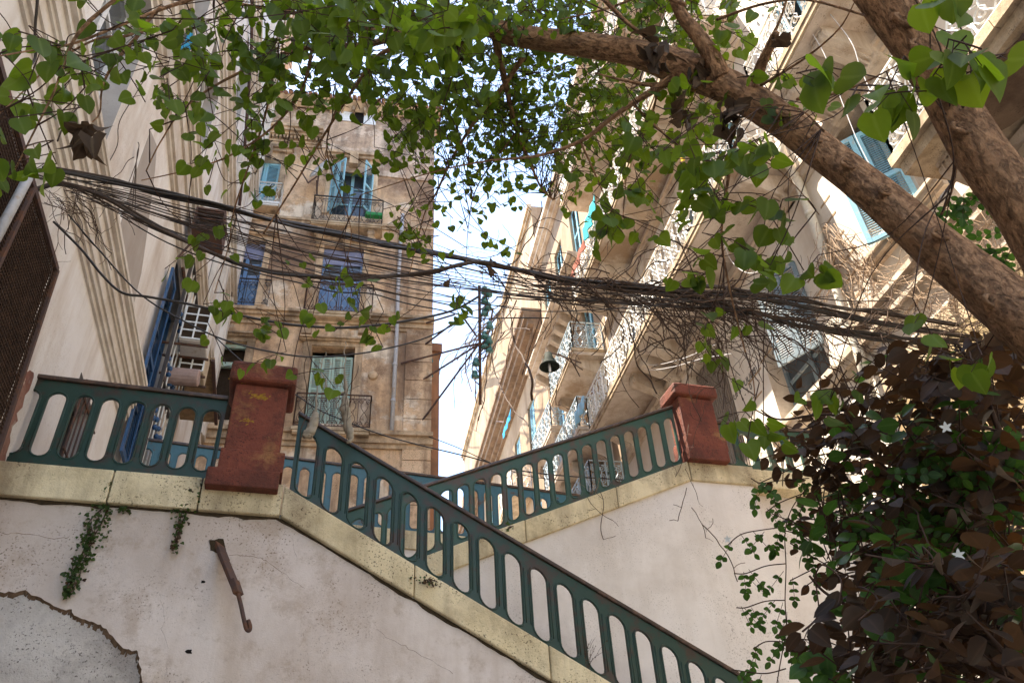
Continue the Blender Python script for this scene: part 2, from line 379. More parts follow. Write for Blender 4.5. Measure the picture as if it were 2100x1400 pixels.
# ------------------------------------------------------------------ wrought iron
def spiral(c, U, V, r0, r1, a0, turns, n=12):
    out = []
    for k in range(n+1):
        t = k/n; r = r0+(r1-r0)*t; a = a0+turns*2*PI*t
        out.append(c+U*(r*math.cos(a))+V*(r*math.sin(a)))
    return out
def scroll_rail(A, B, h, mat, parent=None, name='railing', pw=.42, rad=.009, dense=True, topr=.018):
    """wrought iron balustrade from A to B (feet), height h"""
    A = Vector(A); B = Vector(B); L = (B-A).length; U = (B-A).normalized(); V = Vector((0, 0, 1)); mb = MB()
    n = max(1, round(L/pw)); w = L/n
    mb.bar(A+V*h, B+V*h, topr*2.2, topr*1.6); mb.bar(A+V*.06, B+V*.06, .02, .02); mb.bar(A+V*(h-.12), B+V*(h-.12), .014, .014)
    for k in range(n+1):
        p = A+U*(w*k); mb.bar(p, p+V*h, rad*2, rad*2)
    hh = h-.2
    for k in range(n):
        for sgn in (-1, 1):
            c0 = A+U*(w*(k+.5))
            S = U*sgn
            q = w*.25
            bot = spiral(c0+S*q+V*(.08+q*1.0), S, V, q*.92, q*.15, -PI/2, 1.5, 13)
            top = spiral(c0+S*q+V*(.08+hh-q*1.0), S, V*-1, q*.92, q*.15, -PI/2, 1.5, 13)
            mb.tube(bot, rad, 4, False); mb.tube(top, rad, 4, False)
            if dense:
                mid = spiral(c0+S*q*.95+V*(.08+hh*.5+.04), S*-1, V, q*.8, q*.12, PI/2, 1.4, 12); mb.tube(mid, rad*.85, 4, False)
                mid2 = spiral(c0+S*q*.95+V*(.08+hh*.5-.06), S*-1, V*-1, q*.8, q*.12, PI/2, 1.4, 12); mb.tube(mid2, rad*.85, 4, False)
            ss = [c0+V*.08]
            for j in range(1, 9):
                t = j/9; ss.append(c0+S*(q*1.7*math.sin(t*PI*2)*(.5 if dense else .7))+V*(.08+hh*t))
            ss.append(c0+V*(.08+hh)); mb.tube(ss, rad, 4, False)
        c0 = A+U*(w*(k+.5)); 
        mb.tube(spiral(c0+V*(h-.06), U, V, .045, .045, 0, 1, 8), rad*.7, 4, False)
    return mb.build(name, mat, parent)

def corbel(F, u, ztop, depth, h, w, mat, parent):
    """scrolled bracket under a balcony"""
    pr = []; 
    pr += [(0, 0), (depth, 0), (depth, -.1*h)]
    for k in range(9):
        a = k/8*PI; pr.append((depth*.98-.12*h*math.sin(a)*-.6-.02, -.1*h-.3*h*(1-math.cos(a))/2))
    for k in range(1, 9):
        t = k/8; pr.append((depth*.72*(1-t)**1.3+.12, -.4*h-.6*h*t-.05*h*math.sin(t*PI*2)))
    pr.append((0, -h))
    mb = MB()
    mb.prism([F.pt(u-w/2, ztop+b, a) for a, b in pr], [F.pt(u+w/2, ztop+b, a) for a, b in pr])
    mb.lathe(F.pt(u-w*.58, ztop-.26*h, depth*.86), F.d, [(.02, 0), (.14*h, .005), (.16*h, .03), (.16*h, w*1.12), (.14*h, w*1.16), (.02, w*1.165)], 12)
    mb.lathe(F.pt(u-w*.56, ztop-.86*h, .14), F.d, [(.02, 0), (.1*h, .005), (.11*h, .02), (.11*h, w*1.1), (.1*h, w*1.12), (.02, w*1.125)], 12)
    for s in (-.25, 0, .25):
        mb.prism([F.pt(u+w*s-.015, ztop+b, a+.012) for a, b in pr[2:-1]], [F.pt(u+w*s+.015, ztop+b, a+.012) for a, b in pr[2:-1]])
    return mb.build('bracket', mat, parent)

def balcony(F, u0, u1, zs, depth, parent, railmat, slabmat, edgemat, brackets=(), bh=.55, rh=1.0, th=.2, ends=(True, True), pw=.42, dense=True, bmat=None, bw=.28, rad=.01):
    b = MB(); b.fbox(F, u0, u1, zs, zs+th*.55, 0, depth-.06); o = b.build('balcony', slabmat, parent)
    e = MB(); e.fbox(F, u0-.03, u1+.03, zs+th*.55, zs+th, 0, depth); e.fbox(F, u0+.01, u1-.01, zs+.02, zs+th*.5, depth-.058, depth-.02)
    e.build('slab_edge', edgemat, o)
    for u in brackets: corbel(F, u, zs, depth*.8, bh, bw, bmat or slabmat, o)
    scroll_rail(F.pt(u0, zs+th, depth-.06), F.pt(u1, zs+th, depth-.06), rh, railmat, o, 'railing', pw, rad, dense)
    if ends[0]: scroll_rail(F.pt(u0, zs+th, .02), F.pt(u0, zs+th, depth-.06), rh, railmat, o, 'railing', pw, rad, dense)
    if ends[1]: scroll_rail(F.pt(u1, zs+th, .02), F.pt(u1, zs+th, depth-.06), rh, railmat, o, 'railing', pw, rad, dense)
    return o

def profile(F, u0, u1, z, steps, mat, parent, name='cornice'):
    """horizontal moulding: steps = [(dz, off)...] stacked upwards from z"""
    mb = MB(); zz = z
    for dz, off in steps: mb.fbox(F, u0, u1, zz, zz+dz, -.01, off); zz += dz
    return mb.build(name, mat, parent)

# ------------------------------------------------------------------ pierced cast-iron railing with rounded slots
def slot_rail(F, u0, u1, zb0, zb1, h, pitch, sw, off, mat, parent, phase=None, hr=True, hrmat=None, margin=(.09, .13), th=.024, rib=True):
    sl = (zb1-zb0)/(u1-u0); n = int(round((u1-u0)/pitch)); p = (u1-u0)/n
    base = lambda u: zb0+sl*(u-u0)
    mb = MB(); rim = MB(); K = 8
    for c in range(n):
        uc = u0+(c+.5)*p; r = sw/2; a = margin[0]+r; b = h-margin[1]-r
        inner = []; outer = []
        for du, v in ((r, a), (r, a+(b-a)/2)): inner.append((du, v)); outer.append((p/2, v))
        inner.append((r, b)); outer.append((p/2, b))
        for k in range(K+1):
            t = k/K*PI; inner.append((r*math.cos(t), b+r*math.sin(t))); outer.append((p/2*math.cos(t) if 0 < k < K else (p/2 if k == 0 else -p/2), h))
        for du, v in ((-r, b), (-r, a+(b-a)/2), (-r, a)): inner.append((du, v)); outer.append((-p/2, v))
        for k in range(K+1):
            t = PI+k/K*PI; inner.append((r*math.cos(t), a+r*math.sin(t))); outer.append((p/2*math.cos(t) if 0 < k < K else (-p/2 if k == 0 else p/2), 0))
        m = len(inner); i0 = len(mb.v)
        for o in (off+th/2, off-th/2):
            for du, v in inner: mb.v.append(F.pt(uc+du, base(uc+du)+v, o))
            for du, v in outer: mb.v.append(F.pt(uc+du, base(uc+du)+v, o))
        for k in range(m):
            q = (k+1) % m
            mb.f.append((i0+k, i0+m+k, i0+m+q, i0+q)); mb.f.append((i0+2*m+k, i0+2*m+q, i0+3*m+q, i0+3*m+k)); mb.f.append((i0+k, i0+q, i0+2*m+q, i0+2*m+k))
        lp = [F.pt(uc+du*1.14, base(uc+du*1.14)+(v-(a+b)/2)*1.03+(a+b)/2, off+th/2) for du, v in inner if True]
        cl = [lp[0]]
        for q in lp[1:]:
            if (q-cl[-1]).length > .004: cl.append(q)
        cl.append(cl[0]); rim.tube(cl, .009, 5, False)
        if rib and c:
            ur = u0+c*p
            for s_ in (-.022, .022): rim.bar(F.pt(ur+s_, base(ur+s_)+.16, off+th/2), F.pt(ur+s_, base(ur+s_)+h-.2, off+th/2), .009, .009)
    o = mb.build('panel', mat, parent); rim.build('raised_rim', mat, o, True)
    bt = MB(); bt.fslope(F, u0, u1, zb0, zb1, zb0+.045, zb1+.045, off-.025, off+.028); bt.build('bottom_rail', mat, parent)
    if hr:
        hb = MB()
        hb.fslope(F, u0-.01, u1+.01, zb0+h-.005-.01*sl, zb1+h-.005+.01*sl, zb0+h+.04-.01*sl, zb1+h+.04+.01*sl, off-.045, off+.045)
        hb.build('handrail', hrmat or M['rail'], parent, bevel=.012)

# ================================================================== GROUND
g = MB(); g.quad((-60, -40, 0), (60, -40, 0), (60, 140, 0), (-60, 140, 0)); tag(g.build('ground', M['ground']), None, None, kind='structure')

# ================================================================== STAIRCASE (front flight, landing, back flight, far landing)
st = thing('staircase', FF.pt(-.5, 0), 'pale rendered stair wall with cream coping rising to a landing and doubling back', 'staircase')
uP, zP = FF.px(574, 1058, .05); uE, zE = FF.px(1300, 1496, .05)
slF = (zE-zP)/(uE-uP)
capz = lambda u: zP+slF*(u-uP)           # lower edge of sloping coping
uL = -2.95; zL = FF.px(0, 1015, .05)[1]; slL = (zP-zL)/(uP-FF.px(0, 1015, .05)[0])
low = lambda u: zP+slL*(u-uP)
# core and plaster skin
core = MB(); core.fpoly(FF, [(uL, 0), (9.5, 0), (9.5, max(.05, capz(9.5))), (uP, zP), (uL, low(uL))], -1.45, -.03); core.build('bare_wall', M['rawwall'], st)
def jag(pxs, n, amp):
    out = []
    for (x0, y0), (x1, y1) in zip(pxs, pxs[1:]):
        for k in range(n):
            t = k/n; out.append((x0+(x1-x0)*t+R.uniform(-amp, amp), y0+(y1-y0)*t+R.uniform(-amp, amp)))
    return out+[pxs[-1]]
brk = jag([(-60, 1222), (0, 1214), (50, 1211), (75, 1222), (120, 1246), (145, 1250), (160, 1266), (195, 1274), (220, 1290), (252, 1326), (284, 1336), (288, 1370), (292, 1420), (296, 1480)], 5, 2.6)
bu = [FF.px(x, y, 0) for x, y in brk]
bu[0] = (uL, bu[0][1]); bu.append((bu[-1][0]+.02, 0))
sk = MB(); sk.fpoly(FF, [(uL, low(uL))]+[q for q in bu if q[0] >= uL]+[(9.5, 0), (9.5, max(.05, capz(9.5))), (uP, zP)], -.031, 0); sk.build('plaster_wall', M['stairwall'], st)
ed = MB()
for k in range(len(bu)-2):
    (a, b), (c, d) = bu[k], bu[k+1]; w = .012+.07*abs(noise.noise(Vector((k*.47, 0, 0))))+R.uniform(0, .012); wx = .004+.03*abs(noise.noise(Vector((k*.41, 4, 0))))
    ed.prism([FF.pt(a, b, -.006), FF.pt(c, d, -.006), FF.pt(c-wx, d-w, -.028), FF.pt(a-wx, b-w, -.028)], [FF.pt(a, b, -.032), FF.pt(c, d, -.032), FF.pt(c-wx, d-w, -.032), FF.pt(a-wx, b-w, -.032)])
ed.build('broken_edge', M['edge'], st)
# coping stones of the landing and flight
CH = FF.px(0, 945, .06)[1]-FF.px(0, 1015, .06)[1]; CO = .07
joints = [uL, FF.px(224, 1005, CO)[0], FF.px(408, 1020, CO)[0], uP]
for a, b in zip(joints, joints[1:]):
    c = MB(); c.fslope(FF, a+.006, b-.004, low(a), low(b), low(a)+CH, low(b)+CH, -.32, CO); c.build('coping_stone', M['coping'], st, bevel=.012)
CH2 = FF.px(574, 1000, CO)[1]-zP; CH2 = .30
js = [uP, FF.px(850, 1200, CO)[0], FF.px(1130, 1370, CO)[0], FF.px(1300, 1470, CO)[0], 7.0]
for k, (a, b) in enumerate(zip(js, js[1:])):
    c = MB(); c.fslope(FF, a+.004, b-.004, capz(a), capz(b), capz(a)+CH2, capz(b)+CH2, -.32, CO-.004*(k % 2)); c.build('coping_stone', M['coping'], st, bevel=.014)
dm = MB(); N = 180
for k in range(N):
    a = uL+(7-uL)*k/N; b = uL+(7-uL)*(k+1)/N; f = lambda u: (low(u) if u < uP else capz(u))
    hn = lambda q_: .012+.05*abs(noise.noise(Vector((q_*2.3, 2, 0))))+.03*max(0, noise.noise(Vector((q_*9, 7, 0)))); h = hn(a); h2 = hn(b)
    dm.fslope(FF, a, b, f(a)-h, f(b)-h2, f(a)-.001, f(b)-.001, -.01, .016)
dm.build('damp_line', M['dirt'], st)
for cr in ([(470, 1138), (500, 1139), (535, 1143), (560, 1160), (595, 1186), (625, 1205)], [(770, 1290), (800, 1310), (840, 1330), (885, 1356), (930, 1380)], [(0, 1093), (30, 1093), (60, 1097), (100, 1103), (140, 1102)], [(600, 1060), (606, 1085), (602, 1110), (610, 1150)], [(330, 1230), (338, 1262), (332, 1290), (345, 1330), (340, 1400)]):
    pts = [FF.px(x+R.uniform(-2, 2), y+R.uniform(-2, 2), .001) for x, y in jag(cr, 4, 1.2)]; q = MB()
    for (u0_, z0_), (u1_, z1_) in zip(pts, pts[1:]):
        w_ = R.uniform(.0006, .002); q.prism([FF.pt(u0_, z0_-w_, .0012), FF.pt(u1_, z1_-w_, .0012), FF.pt(u1_, z1_+w_, .0012), FF.pt(u0_, z0_+w_, .0012)], [FF.pt(u0_, z0_-w_, -.002), FF.pt(u1_, z1_-w_, -.002), FF.pt(u1_, z1_+w_, -.002), FF.pt(u0_, z0_+w_, -.002)])
    q.build('crack', M['edge'], st)
# landing slab + treads behind the front rail
ld = MB(); ld.fbox(FF, uL, uP, 4.2, 4.93, -1.5, -.33); ld.build('landing_slab', M['backwall'], st)
tr = MB()
for k in range(16):
    a = uP+.05+k*.31; tr.fbox(FF, a, a+.31, max(.1, capz(a)-.5), capz(a)+.18, -1.43, -.33)
tr.build('tread', M['coping'], st)
# back flight
ub0, zb0 = -.3, None
Bz = lambda u: FB.px(1408, 948, 0)[1]+(FB.px(1408, 948, 0)[1]-FB.px(909, 1128, 0)[1])/(FB.px(1408, 948, 0)[0]-FB.px(909, 1128, 0)[0])*(u-FB.px(1408, 948, 0)[0])
uBe = FB.px(1408, 948, 0)[0]
bw = MB(); bw.fpoly(FB, [(-.4, 0), (uBe, 0), (uBe, Bz(uBe)-.28), (-.4, Bz(-.4)-.28)], -1.3, 0); bw.build('back_flight_wall', M['backwall'], st)
jb = [-.4, 1.05, 2.35, 3.6, uBe]
for k, (a, b) in enumerate(zip(jb, jb[1:])):
    c = MB(); c.fslope(FB, a+.003, b-.003, Bz(a)-.28, Bz(b)-.28, Bz(a), Bz(b), -.32, .045+.003*(k % 2)); c.build('coping_stone', M['coping'], st, bevel=.012)
# right landing, kinked wall with buttress
uR0 = FBR.px(1408, 948, 0)[0]; zR = Bz(uBe); uB1 = FBR.px(1572, 1100, 0)[0]; uB2 = FBR.px(1690, 1000, 0)[0]
bw = MB(); bw.fbox(FBR, uR0+.0004, uB1, 0, zR-.28, -1.2, 0); bw.build('right_landing_wall', M['backwall'], st)
bw = MB(); bw.fbox(FBR, uB1, uB2+.35, 0, zR-.28, -1.2, -.26); bw.build('right_landing_wall', M['backwall'], st)
c = MB(); c.fbox(FBR, uR0+.006, uB1+.03, zR-.28, zR, -.3, .05); c.build('coping_stone', M['coping'], st, bevel=.012)
c = MB(); c.fbox(FBR, uB1+.036, uB2+.35, zR-.28, zR-.004, -.5, -.0); c.build('coping_stone', M['coping'], st, bevel=.012)
# far landing retaining wall
zF = FFR.px(730, 1078, 0)[1]
fw = MB(); fw.fbox(FFR, -2.9, 5.2, 0, zF-.3, -1.0, 0); fw.build('far_landing_wall', M['backwall'], st)
c = MB(); c.fbox(FFR, -2.9, 5.2, zF-.3, zF, -.35, .05); c.build('coping_stone', M['coping'], st, bevel=.01)

# ---- pillars
def pillar(F, quad_u, zb, zt, off, dep, label, caph=.2, basew=.1):
    u0, u1 = quad_u
    t = thing('stone_pillar', F.pt((u0+u1)/2, zb, off), label, 'pillar', 'red pillars of the stair')
    b = MB(); b.fbox(F, u0-basew, u1+basew*.35, zb, zb+.18, off-dep-.06, off+.07); b.build('base', M['pillar'], t, bevel=.012)
    b = MB(); b.fbox(F, u0-.02, u1+.055, zb+.182, zb+.40, off-dep-.03, off+.035); b.build('plinth', M['pillar'], t, bevel=.012)
    b = MB(); b.fbox(F, u0, u1, zb+.402, zt-caph, off-dep, off); b.build('shaft', M['pillar'], t, bevel=.02)
    b = MB(); b.fbox(F, u0-.07, u1+.07, zt-caph+.003, zt, off-dep-.07, off+.075); b.build('cap', M['pillar'], t, bevel=.035)
    return t
uA = FF.px(466, 880, .12)[0]; uBq = FF.px(580, 880, .12)[0]
zpb = FF.px(500, 1000, .12)[1]; zpt = FF.px(540, 742, .2)[1]
pl = pillar(FF, (uA, uBq), zpb-.02, zpt, .12, .45, 'dark red square pillar with ochre smears between the level and falling front rails', .23)
sm = MB()
for (x, y, rx, ry, nf) in ((502, 777, 24, 7, 60), (532, 812, 20, 7, 50), (508, 862, 13, 6, 16), (550, 785, 20, 5, 10)):
    for k in range(nf):
        cx = x+R.gauss(0, rx*.5); cy = y+.12*(cx-x)+R.gauss(0, ry*.45); w_ = R.uniform(1.2, 5); h_ = R.uniform(.6, 1.6)
        sm.fpoly(FF, [FF.px(cx+w_*math.cos(a_)*(1+.3*math.sin(a_*3+k)), cy+h_*math.sin(a_)-.3*w_*math.cos(a_), .1215) for a_ in [q_/7*2*PI for q_ in range(7)]], .118, .1212+.0004*(k % 3))
sm.build('ochre_smear', M['ochre'], pl)
uA = FBR.px(1408, 900, .1)[0]; uBq = FBR.px(1470, 860, .1)[0]
pillar(FBR, (uA, uBq), zR-.02, FBR.px(1420, 792, .1)[1],   .1, .36, 'terracotta red pillar with a sunlit side at the top of the back flight', .2, .04)

# ---- railings
def railing(label, loc): return thing('railing', loc, label, 'railing', 'green cast iron stair railings')
RH = FF.px(60, 765, -.1)[1]-FF.px(40, 948, -.1)[1]-.05
uS = FF.px(62, 800, -.1)[0]; uEe = FF.px(478, 900, -.1)[0]
z0r = FF.px(40, 948, -.1)[1]; 
t = railing('dark green pierced railing running level from the left wall to the red pillar', FF.pt(-2, 5))
zz = lambda x, y: FF.px(x, y, -.1)
ua, za = zz(20, 948); ue, ze = zz(430, 985)
sl0 = (ze-za)/(ue-ua)
U0 = -2.93; U1 = ue+.02
slot_rail(FF, U0, U1, za+sl0*(U0-ua), za+sl0*(U1-ua), RH, .243, .15, -.1, M['green'], t)
t = railing('long dark green railing slanting down to the right in the foreground', FF.pt(2, 3.5))
ua, za = zz(600, 1022); ue, ze = zz(1400, 1490); slr = (capz(5)-capz(1))/4
U0, U1 = zz(594, 1000)[0], 5.85
zr0 = capz(U0)+CH2+.0
hF = zz(600, 838)[1]-(capz(zz(600, 838)[0])+CH2)-.04
slot_rail(FF, U0, U1, zr0, zr0+slF*(U1-U0), hF, .262, .155, -.1, M['green'], t)
t = railing('mid green railing climbing to the right behind the foreground railing', FB.pt(3, 6))
hB = FB.px(1380, 832, -.08)[1]-Bz(FB.px(1380, 832, -.08)[0])-.04
U0, U1 = -.4, FB.px(1390, 900, -.08)[0]
slot_rail(FB, U0, U1, Bz(U0), Bz(U1), hB, .213, .14, -.08, M['greenlight'], t)
t = railing('short grey green railing beside the terracotta pillar, half hidden by leaves', FBR.pt(6, 6.5))
U0 = FBR.px(1472, 900, -.1)[0]; U1 = FBR.px(1682, 940, -.1)[0]
hR = FBR.px(1500, 868, -.1)[1]-zR-.04
slot_rail(FBR, U0, U1, zR, zR, hR, .26, .165, -.1, M['greenlight'], t)
t = railing('sky-tinted teal railing running level far behind, seen through the other railings', FFR.pt(1, 6.5))
hFr = FFR.px(600, 938, -.1)[1]-zF-.04
slot_rail(FFR, -2.85, 4.6, zF, zF, hFr, .26, .15, -.1, M['teal'], t, rib=False)

# ================================================================== LEFT BUILDING
lb = thing('white_building', FL.pt(8, 0), 'tall white building with cream mouldings along the left side of the street', 'building')
holes = [(5.0, 6.33, 8.55, 11.0, .32), (9.2, 10.62, 12.62, 15.2, .32), (7.0, 8.2, 12.7, 15.2, .32), (10.95, 13.1, 7.2, 11.3, .35), (3.1, 4.0, 8.6, 11, .3), (8.05, 9.0, 4.6, 6.75, .25), (11.8, 13.2, 16.6, 19.4, .32), (14.2, 15.4, 16.6, 19.4, .32), (14.2, 15.4, 12.7, 15.2, .3)]
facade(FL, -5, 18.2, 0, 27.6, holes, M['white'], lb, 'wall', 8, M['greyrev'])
profile(FL, -5, 10.35, 7.38, [(.07, .03), (.08, .06), (.14, .085), (.05, .11), (.14, .135), (.05, .165), (.09, .14), (.05, .19), (.06, .21)], M['cornice'], lb)
profile(FL, -5, 18.2, 11.1, [(.1, .05), (.15, .09), (.4, .06), (.25, .1), (.08, .15), (.15, .19), (.1, .24)], M['cornice'], lb)
profile(FL, -5, 18.2, 15.5, [(.1, .06), (.2, .1), (.15, .16), (.1, .22)], M['cornice'], lb)
profile(FL, -5, 18.2, 19.7, [(.1, .06), (.2, .1), (.15, .16), (.1, .22)], M['cornice'], lb)
profile(FL, -5, 18.2, 24, [(.1, .06), (.2, .1), (.15, .16), (.1, .22)], M['cornice'], lb)
profile(FL, -5, 18.4, 27.2, [(.2, .15), (.2, .3), (.15, .4)], M['cornice'], lb)
for u0, u1 in ((14.3, 14.9), (15.6, 16.1), (17.6, 18.2)):
    q = MB(); q.fbox(FL, u0, u1, 11.4, 27.1, 0, .12); q.fbox(FL, u0+.12, u1-.12, 11.4, 27.1, .12, .16); q.build('pilaster', M['cornice'], lb)
w = window(FL, 5.0, 6.33, 8.55, 11.0, .32, M['whitepaint'], lb, 2, 2)
window(FL, 9.2, 10.62, 12.62, 15.2, .32, M['whitepaint'], lb); window(FL, 7.0, 8.2, 12.7, 15.2, .32, M['whitepaint'], lb); window(FL, 3.1, 4.0, 8.6, 11, .3, M['whitepaint'], lb)
window(FL, 11.8, 13.2, 16.6, 19.4, .32, M['whitepaint'], lb); window(FL, 14.2, 15.4, 16.6, 19.4, .32, M['whitepaint'], lb); window(FL, 14.2, 15.4, 12.7, 15.2, .3, M['whitepaint'], lb)
window(FL, 10.95, 13.1, 7.2, 11.3, .35, M['deepblue'], lb, 4, 4)
window(FL, 8.05, 9.0, 4.6, 6.75, .25, M['iron'], lb, 2, 2, False)
q = MB()
for k in range(6): q.tube([FL.pt(8.12+k*.16, 4.6, .06), FL.pt(8.12+k*.16, 6.7, .06)], .012, 5)
for z in (4.9, 5.8, 6.5): q.tube([FL.pt(8.05, z, .07), FL.pt(9.0, z, .07)], .012, 5)
q.build('window_grille', M['rust'], lb)
# thin grey patch laid on the wall, and red dado band
q = MB(); q.fpx(FL, [(309, 268), (322, 300), (318, 350), (303, 470), (290, 560), (268, 650), (247, 692), (240, 640), (237, 600), (243, 480), (258, 420), (280, 350)], 0, .004); q.build('grey_patch', M['patchgrey'], lb)
q = MB(); q.fpx(FL, jag([(48, 775), (58, 758), (68, 764), (58, 800), (38, 850), (20, 905), (4, 960), (-40, 1080)], 4, 4)+jag([(-60, 1080), (0, 890), (20, 850), (48, 775)], 2, 2)[:-1], 0, .005); q.build('red_paint_band', M['pinkwall'], lb)
# blue cage window with turned bars
cg = MB(); fr = MB()
ca, cb, cc, cd, co = 11.0, 13.0, 7.0, 11.2, .24
kn = MB()
for k in range(7):
    u = ca+.14+k*.29; 
    cg.tube([FL.pt(u, cc, co), FL.pt(u, cd, co)], .013, 5)
    for z in (8.0, 8.14, 9.0, 9.12, 9.9, 10.05): kn.lathe(FL.pt(u, z, co), (0, 0, 1), [(.012, -.05), (.04, -.02), (.045, 0), (.04, .02), (.012, .05)], 7)
cgo = cg.build('window_bars', M['whiteiron'], lb); kn.build('bar_knobs', M['deepblue'], cgo, True)
for u in (ca, cb):
    fr.bar(FL.pt(u, cc, co), FL.pt(u, cd, co), .07, .05); fr.bar(FL.pt(u, cc, co), FL.pt(u, cc, .0), .05, .05); fr.bar(FL.pt(u, cd, co), FL.pt(u, cd, 0), .05, .05)
for z in (cc, 8.7, cd): fr.bar(FL.pt(ca, z, co), FL.pt(cb, z, co), .05, .06)
fr.build('cage_frame', M['iron'], lb)
louvre(FL, 10.35, 10.92, 7.0, 10.4, .10, M['deepblue'], lb, 'shutter', 1, .07)
# rain pipes and conduit on the left facade
for (pxs, r, mt) in (([(517, -20), (516, 94), (500, 330), (470, 640)], .04, 'ochreiron'), ([(583, 30), (585, 174)], .035, 'ochreiron'), ([(450, 520), (432, 640), (440, 800)], .03, 'cornice'), ([(415, 560), (404, 660)], .018, 'rust'), ([(375, 550), (383, 610), (380, 700)], .03, 'rust')):
    q = MB(); q.tube([FL.P(x, y, .09) for x, y in pxs], r, 7); q.build('rain_pipe', M[mt], lb, True)

# ---- mesh screened enclosure at far left
ms = thing('wire_mesh_screen', FL.pt(5.8, 4, .2), 'rusty brown wire mesh enclosure fixed to the white wall at left edge', 'mesh screen')
uf, ztop = FL.px(115, 553, .22); un, _ = FL.px(74, 378, .22); uf2, zbt = FL.px(0, 905, .22)
un = min(un, uf-.9)
lean = lambda z_: uf+(ztop-z_)*.14
q = MB(); q.fpoly(FL, [(un-1.6, 3.0), (lean(3.0), 3.0), (uf, ztop), (un-1.6, ztop)], .012, .18); q.build('backing', M['brownint'], ms)
q = MB()
k = 0
u = un-1.6
while u < lean(3.0): q.bar(FL.pt(u, 3.0, .215), FL.pt(u, ztop if u < uf else ztop-(u-uf)/.14, .215), .006, .006); u += .035
z = 3.0
while z < ztop: q.bar(FL.pt(un-1.6, z, .22), FL.pt(lean(z), z, .22), .006, .006); z += .035
q.build('wire_mesh', M['mesh'], ms)
q = MB()
q.bar(FL.pt(un-.03, 3.0, .22), FL.pt(un-.03, ztop, .22), .04, .05); q.bar(FL.pt(lean(3.0), 3.0, .22), FL.pt(uf, ztop, .22), .04, .05)
q.bar(FL.pt(un-1.6, ztop, .22), FL.pt(uf, ztop, .22), .04, .05); q.build('frame', M['rust'], ms)
q = MB(); q.tube([FL.P(-10, 492, .3), FL.P(56, 368, .3), FL.P(62, 352, .3)], .035, 8); tag(q.build('grey_pole', M['pipe'], smooth=True), 'grey metal pole standing at the edge of the rusty mesh enclosure', 'pole')

# ---- air conditioners
def ac(px, py, off, w, h, d, mat, label, grille=True):
    c = FL.P(px, py, off); t = thing('air_conditioner', c, label, 'air conditioner', 'air conditioners on the white wall')
    u, z = FL.px(px, py, off); o0 = off-d/2; o1 = off+d/2
    b = MB(); b.fbox(FL, u-w/2, u+w/2, z-h/2, z+h/2, o0, o1); b.build('casing', mat, t, bevel=.02)
    if grille:
        gq = MB()
        gq.v = []; 
        for i in range(5):
            zz_ = z-h/2+.03+i*(h-.06)/4
            gq.fbox(FL, u-w/2-.03, u-w/2-.012, zz_-.012, zz_+.012, o0+.02, o1-.02)
        for o_ in (o0+.02, off, o1-.02): gq.fbox(FL, u-w/2-.032, u-w/2-.01, z-h/2+.03, z+h/2-.03, o_-.012, o_+.012)
        gq.build('grille', M['whitepaint'], t)
        dk = MB(); dk.fbox(FL, u-w/2-.009, u-w/2-.002, z-h/2+.03, z+h/2-.03, o0+.02, o1-.02); dk.build('vent_opening', M['brownint'], t)
    else:
        gq = MB()
        for o_ in (o0+.08, o0+.2, o1-.1): gq.fbox(FL, u-w/2-.012, u-w/2-.002, z-h/2+.04, z+h/2-.04, o_-.02, o_+.02)
        gq.build('pressed_rib', mat, t)
    br = MB()
    for du in (-w*.32, w*.32): br.bar(FL.pt(u+du, z-h/2-.02, 0.0), FL.pt(u+du, z-h/2-.02, o1+.03), .03, .035)
    br.build('bracket', M['rust'], t)
ac(404, 684, .5, .6, .74, .44, M['acwhite'], 'white air conditioner with a barred square grille on the white wall')
ac(398, 752, .5, .5, .55, .42, M['acbeige'], 'beige air conditioner unit hung under the white one')
t = thing('timber_platform', FL.P(405, 795, .4), 'weathered board platform with planks below the beige air conditioner', 'platform')
u, z = FL.px(405, 795, .4)
q = MB(); q.fbox(FL, u-1.1, u+1.2, z-.05, z, .02, .75); q.build('deck', M['wood'], t)
q = MB(); q.fbox(FL, u-1.12, u+1.22, z-.1, z-.051, .70, .76); q.build('edge_beam', M['rust'], t)
for k in range(3):
    q = MB(); q.bar(FL.pt(u-.9+k*.1, z+.04+k*.03, .2+.1*k), FL.pt(u+.5, z+.03, .45+.1*k), .12, .03); q.build('plank', M['wood'], t)
q = MB(); q.lathe(FL.P(372, 772, .4), (1, .0, 0), [(.13, -.28), (.15, -.27), (.15, .27), (.13, .28)], 16); tag(q.build('clay_pipe', simple('pinkish_pipe', (.42, .30, .27), .8)), 'short pinkish pipe lying on the board platform by the wall', 'pipe')
t = thing('cooler_box', FL.P(442, 475, .55), 'dark open metal cooler box sticking out of the white wall beneath leaves', 'cooler box')
u, z = FL.px(442, 475, .55); q = MB()
for (a, b, c_, d_) in ((-.3, .3, -.26, -.22), (-.3, .3, .22, .26)): q.fbox(FL, u+a, u+b, z+c_, z+d_, .2, .7)
for o_ in (.2, .67): q.fbox(FL, u-.3, u+.3, z-.219, z+.219, o_, o_+.03)
q.build('casing', M['rust'], t); q = MB(); q.fbox(FL, u-.05, u+.28, z-.21, z+.21, .24, .66); q.build('inner_panel', M['cablebrown'], t)
q = MB()
for k in range(3): q.bar(FL.pt(u-.28, z-.17+k*.17, .22), FL.pt(u-.28, z-.14+k*.17, .68), .015, .015)
q.bar(FL.pt(u, z-.36, .2), FL.pt(u, z-.75, .05), .03); q.build('bracket', M['rust'], t)
q = MB(); a = FL.P(398, 45, .15); 
pr = [FL.P(x, y, .2) for x, y in ((400, 40), (398, 92), (380, 112), (352, 108), (378, 88), (388, 62))]; q.prism(pr, [p+Vector((.012, .0, 0)) for p in pr]); tag(q.build('cloth', M['bluecloth']), 'faded blue cloth hanging high on the white wall among leaves', 'cloth')

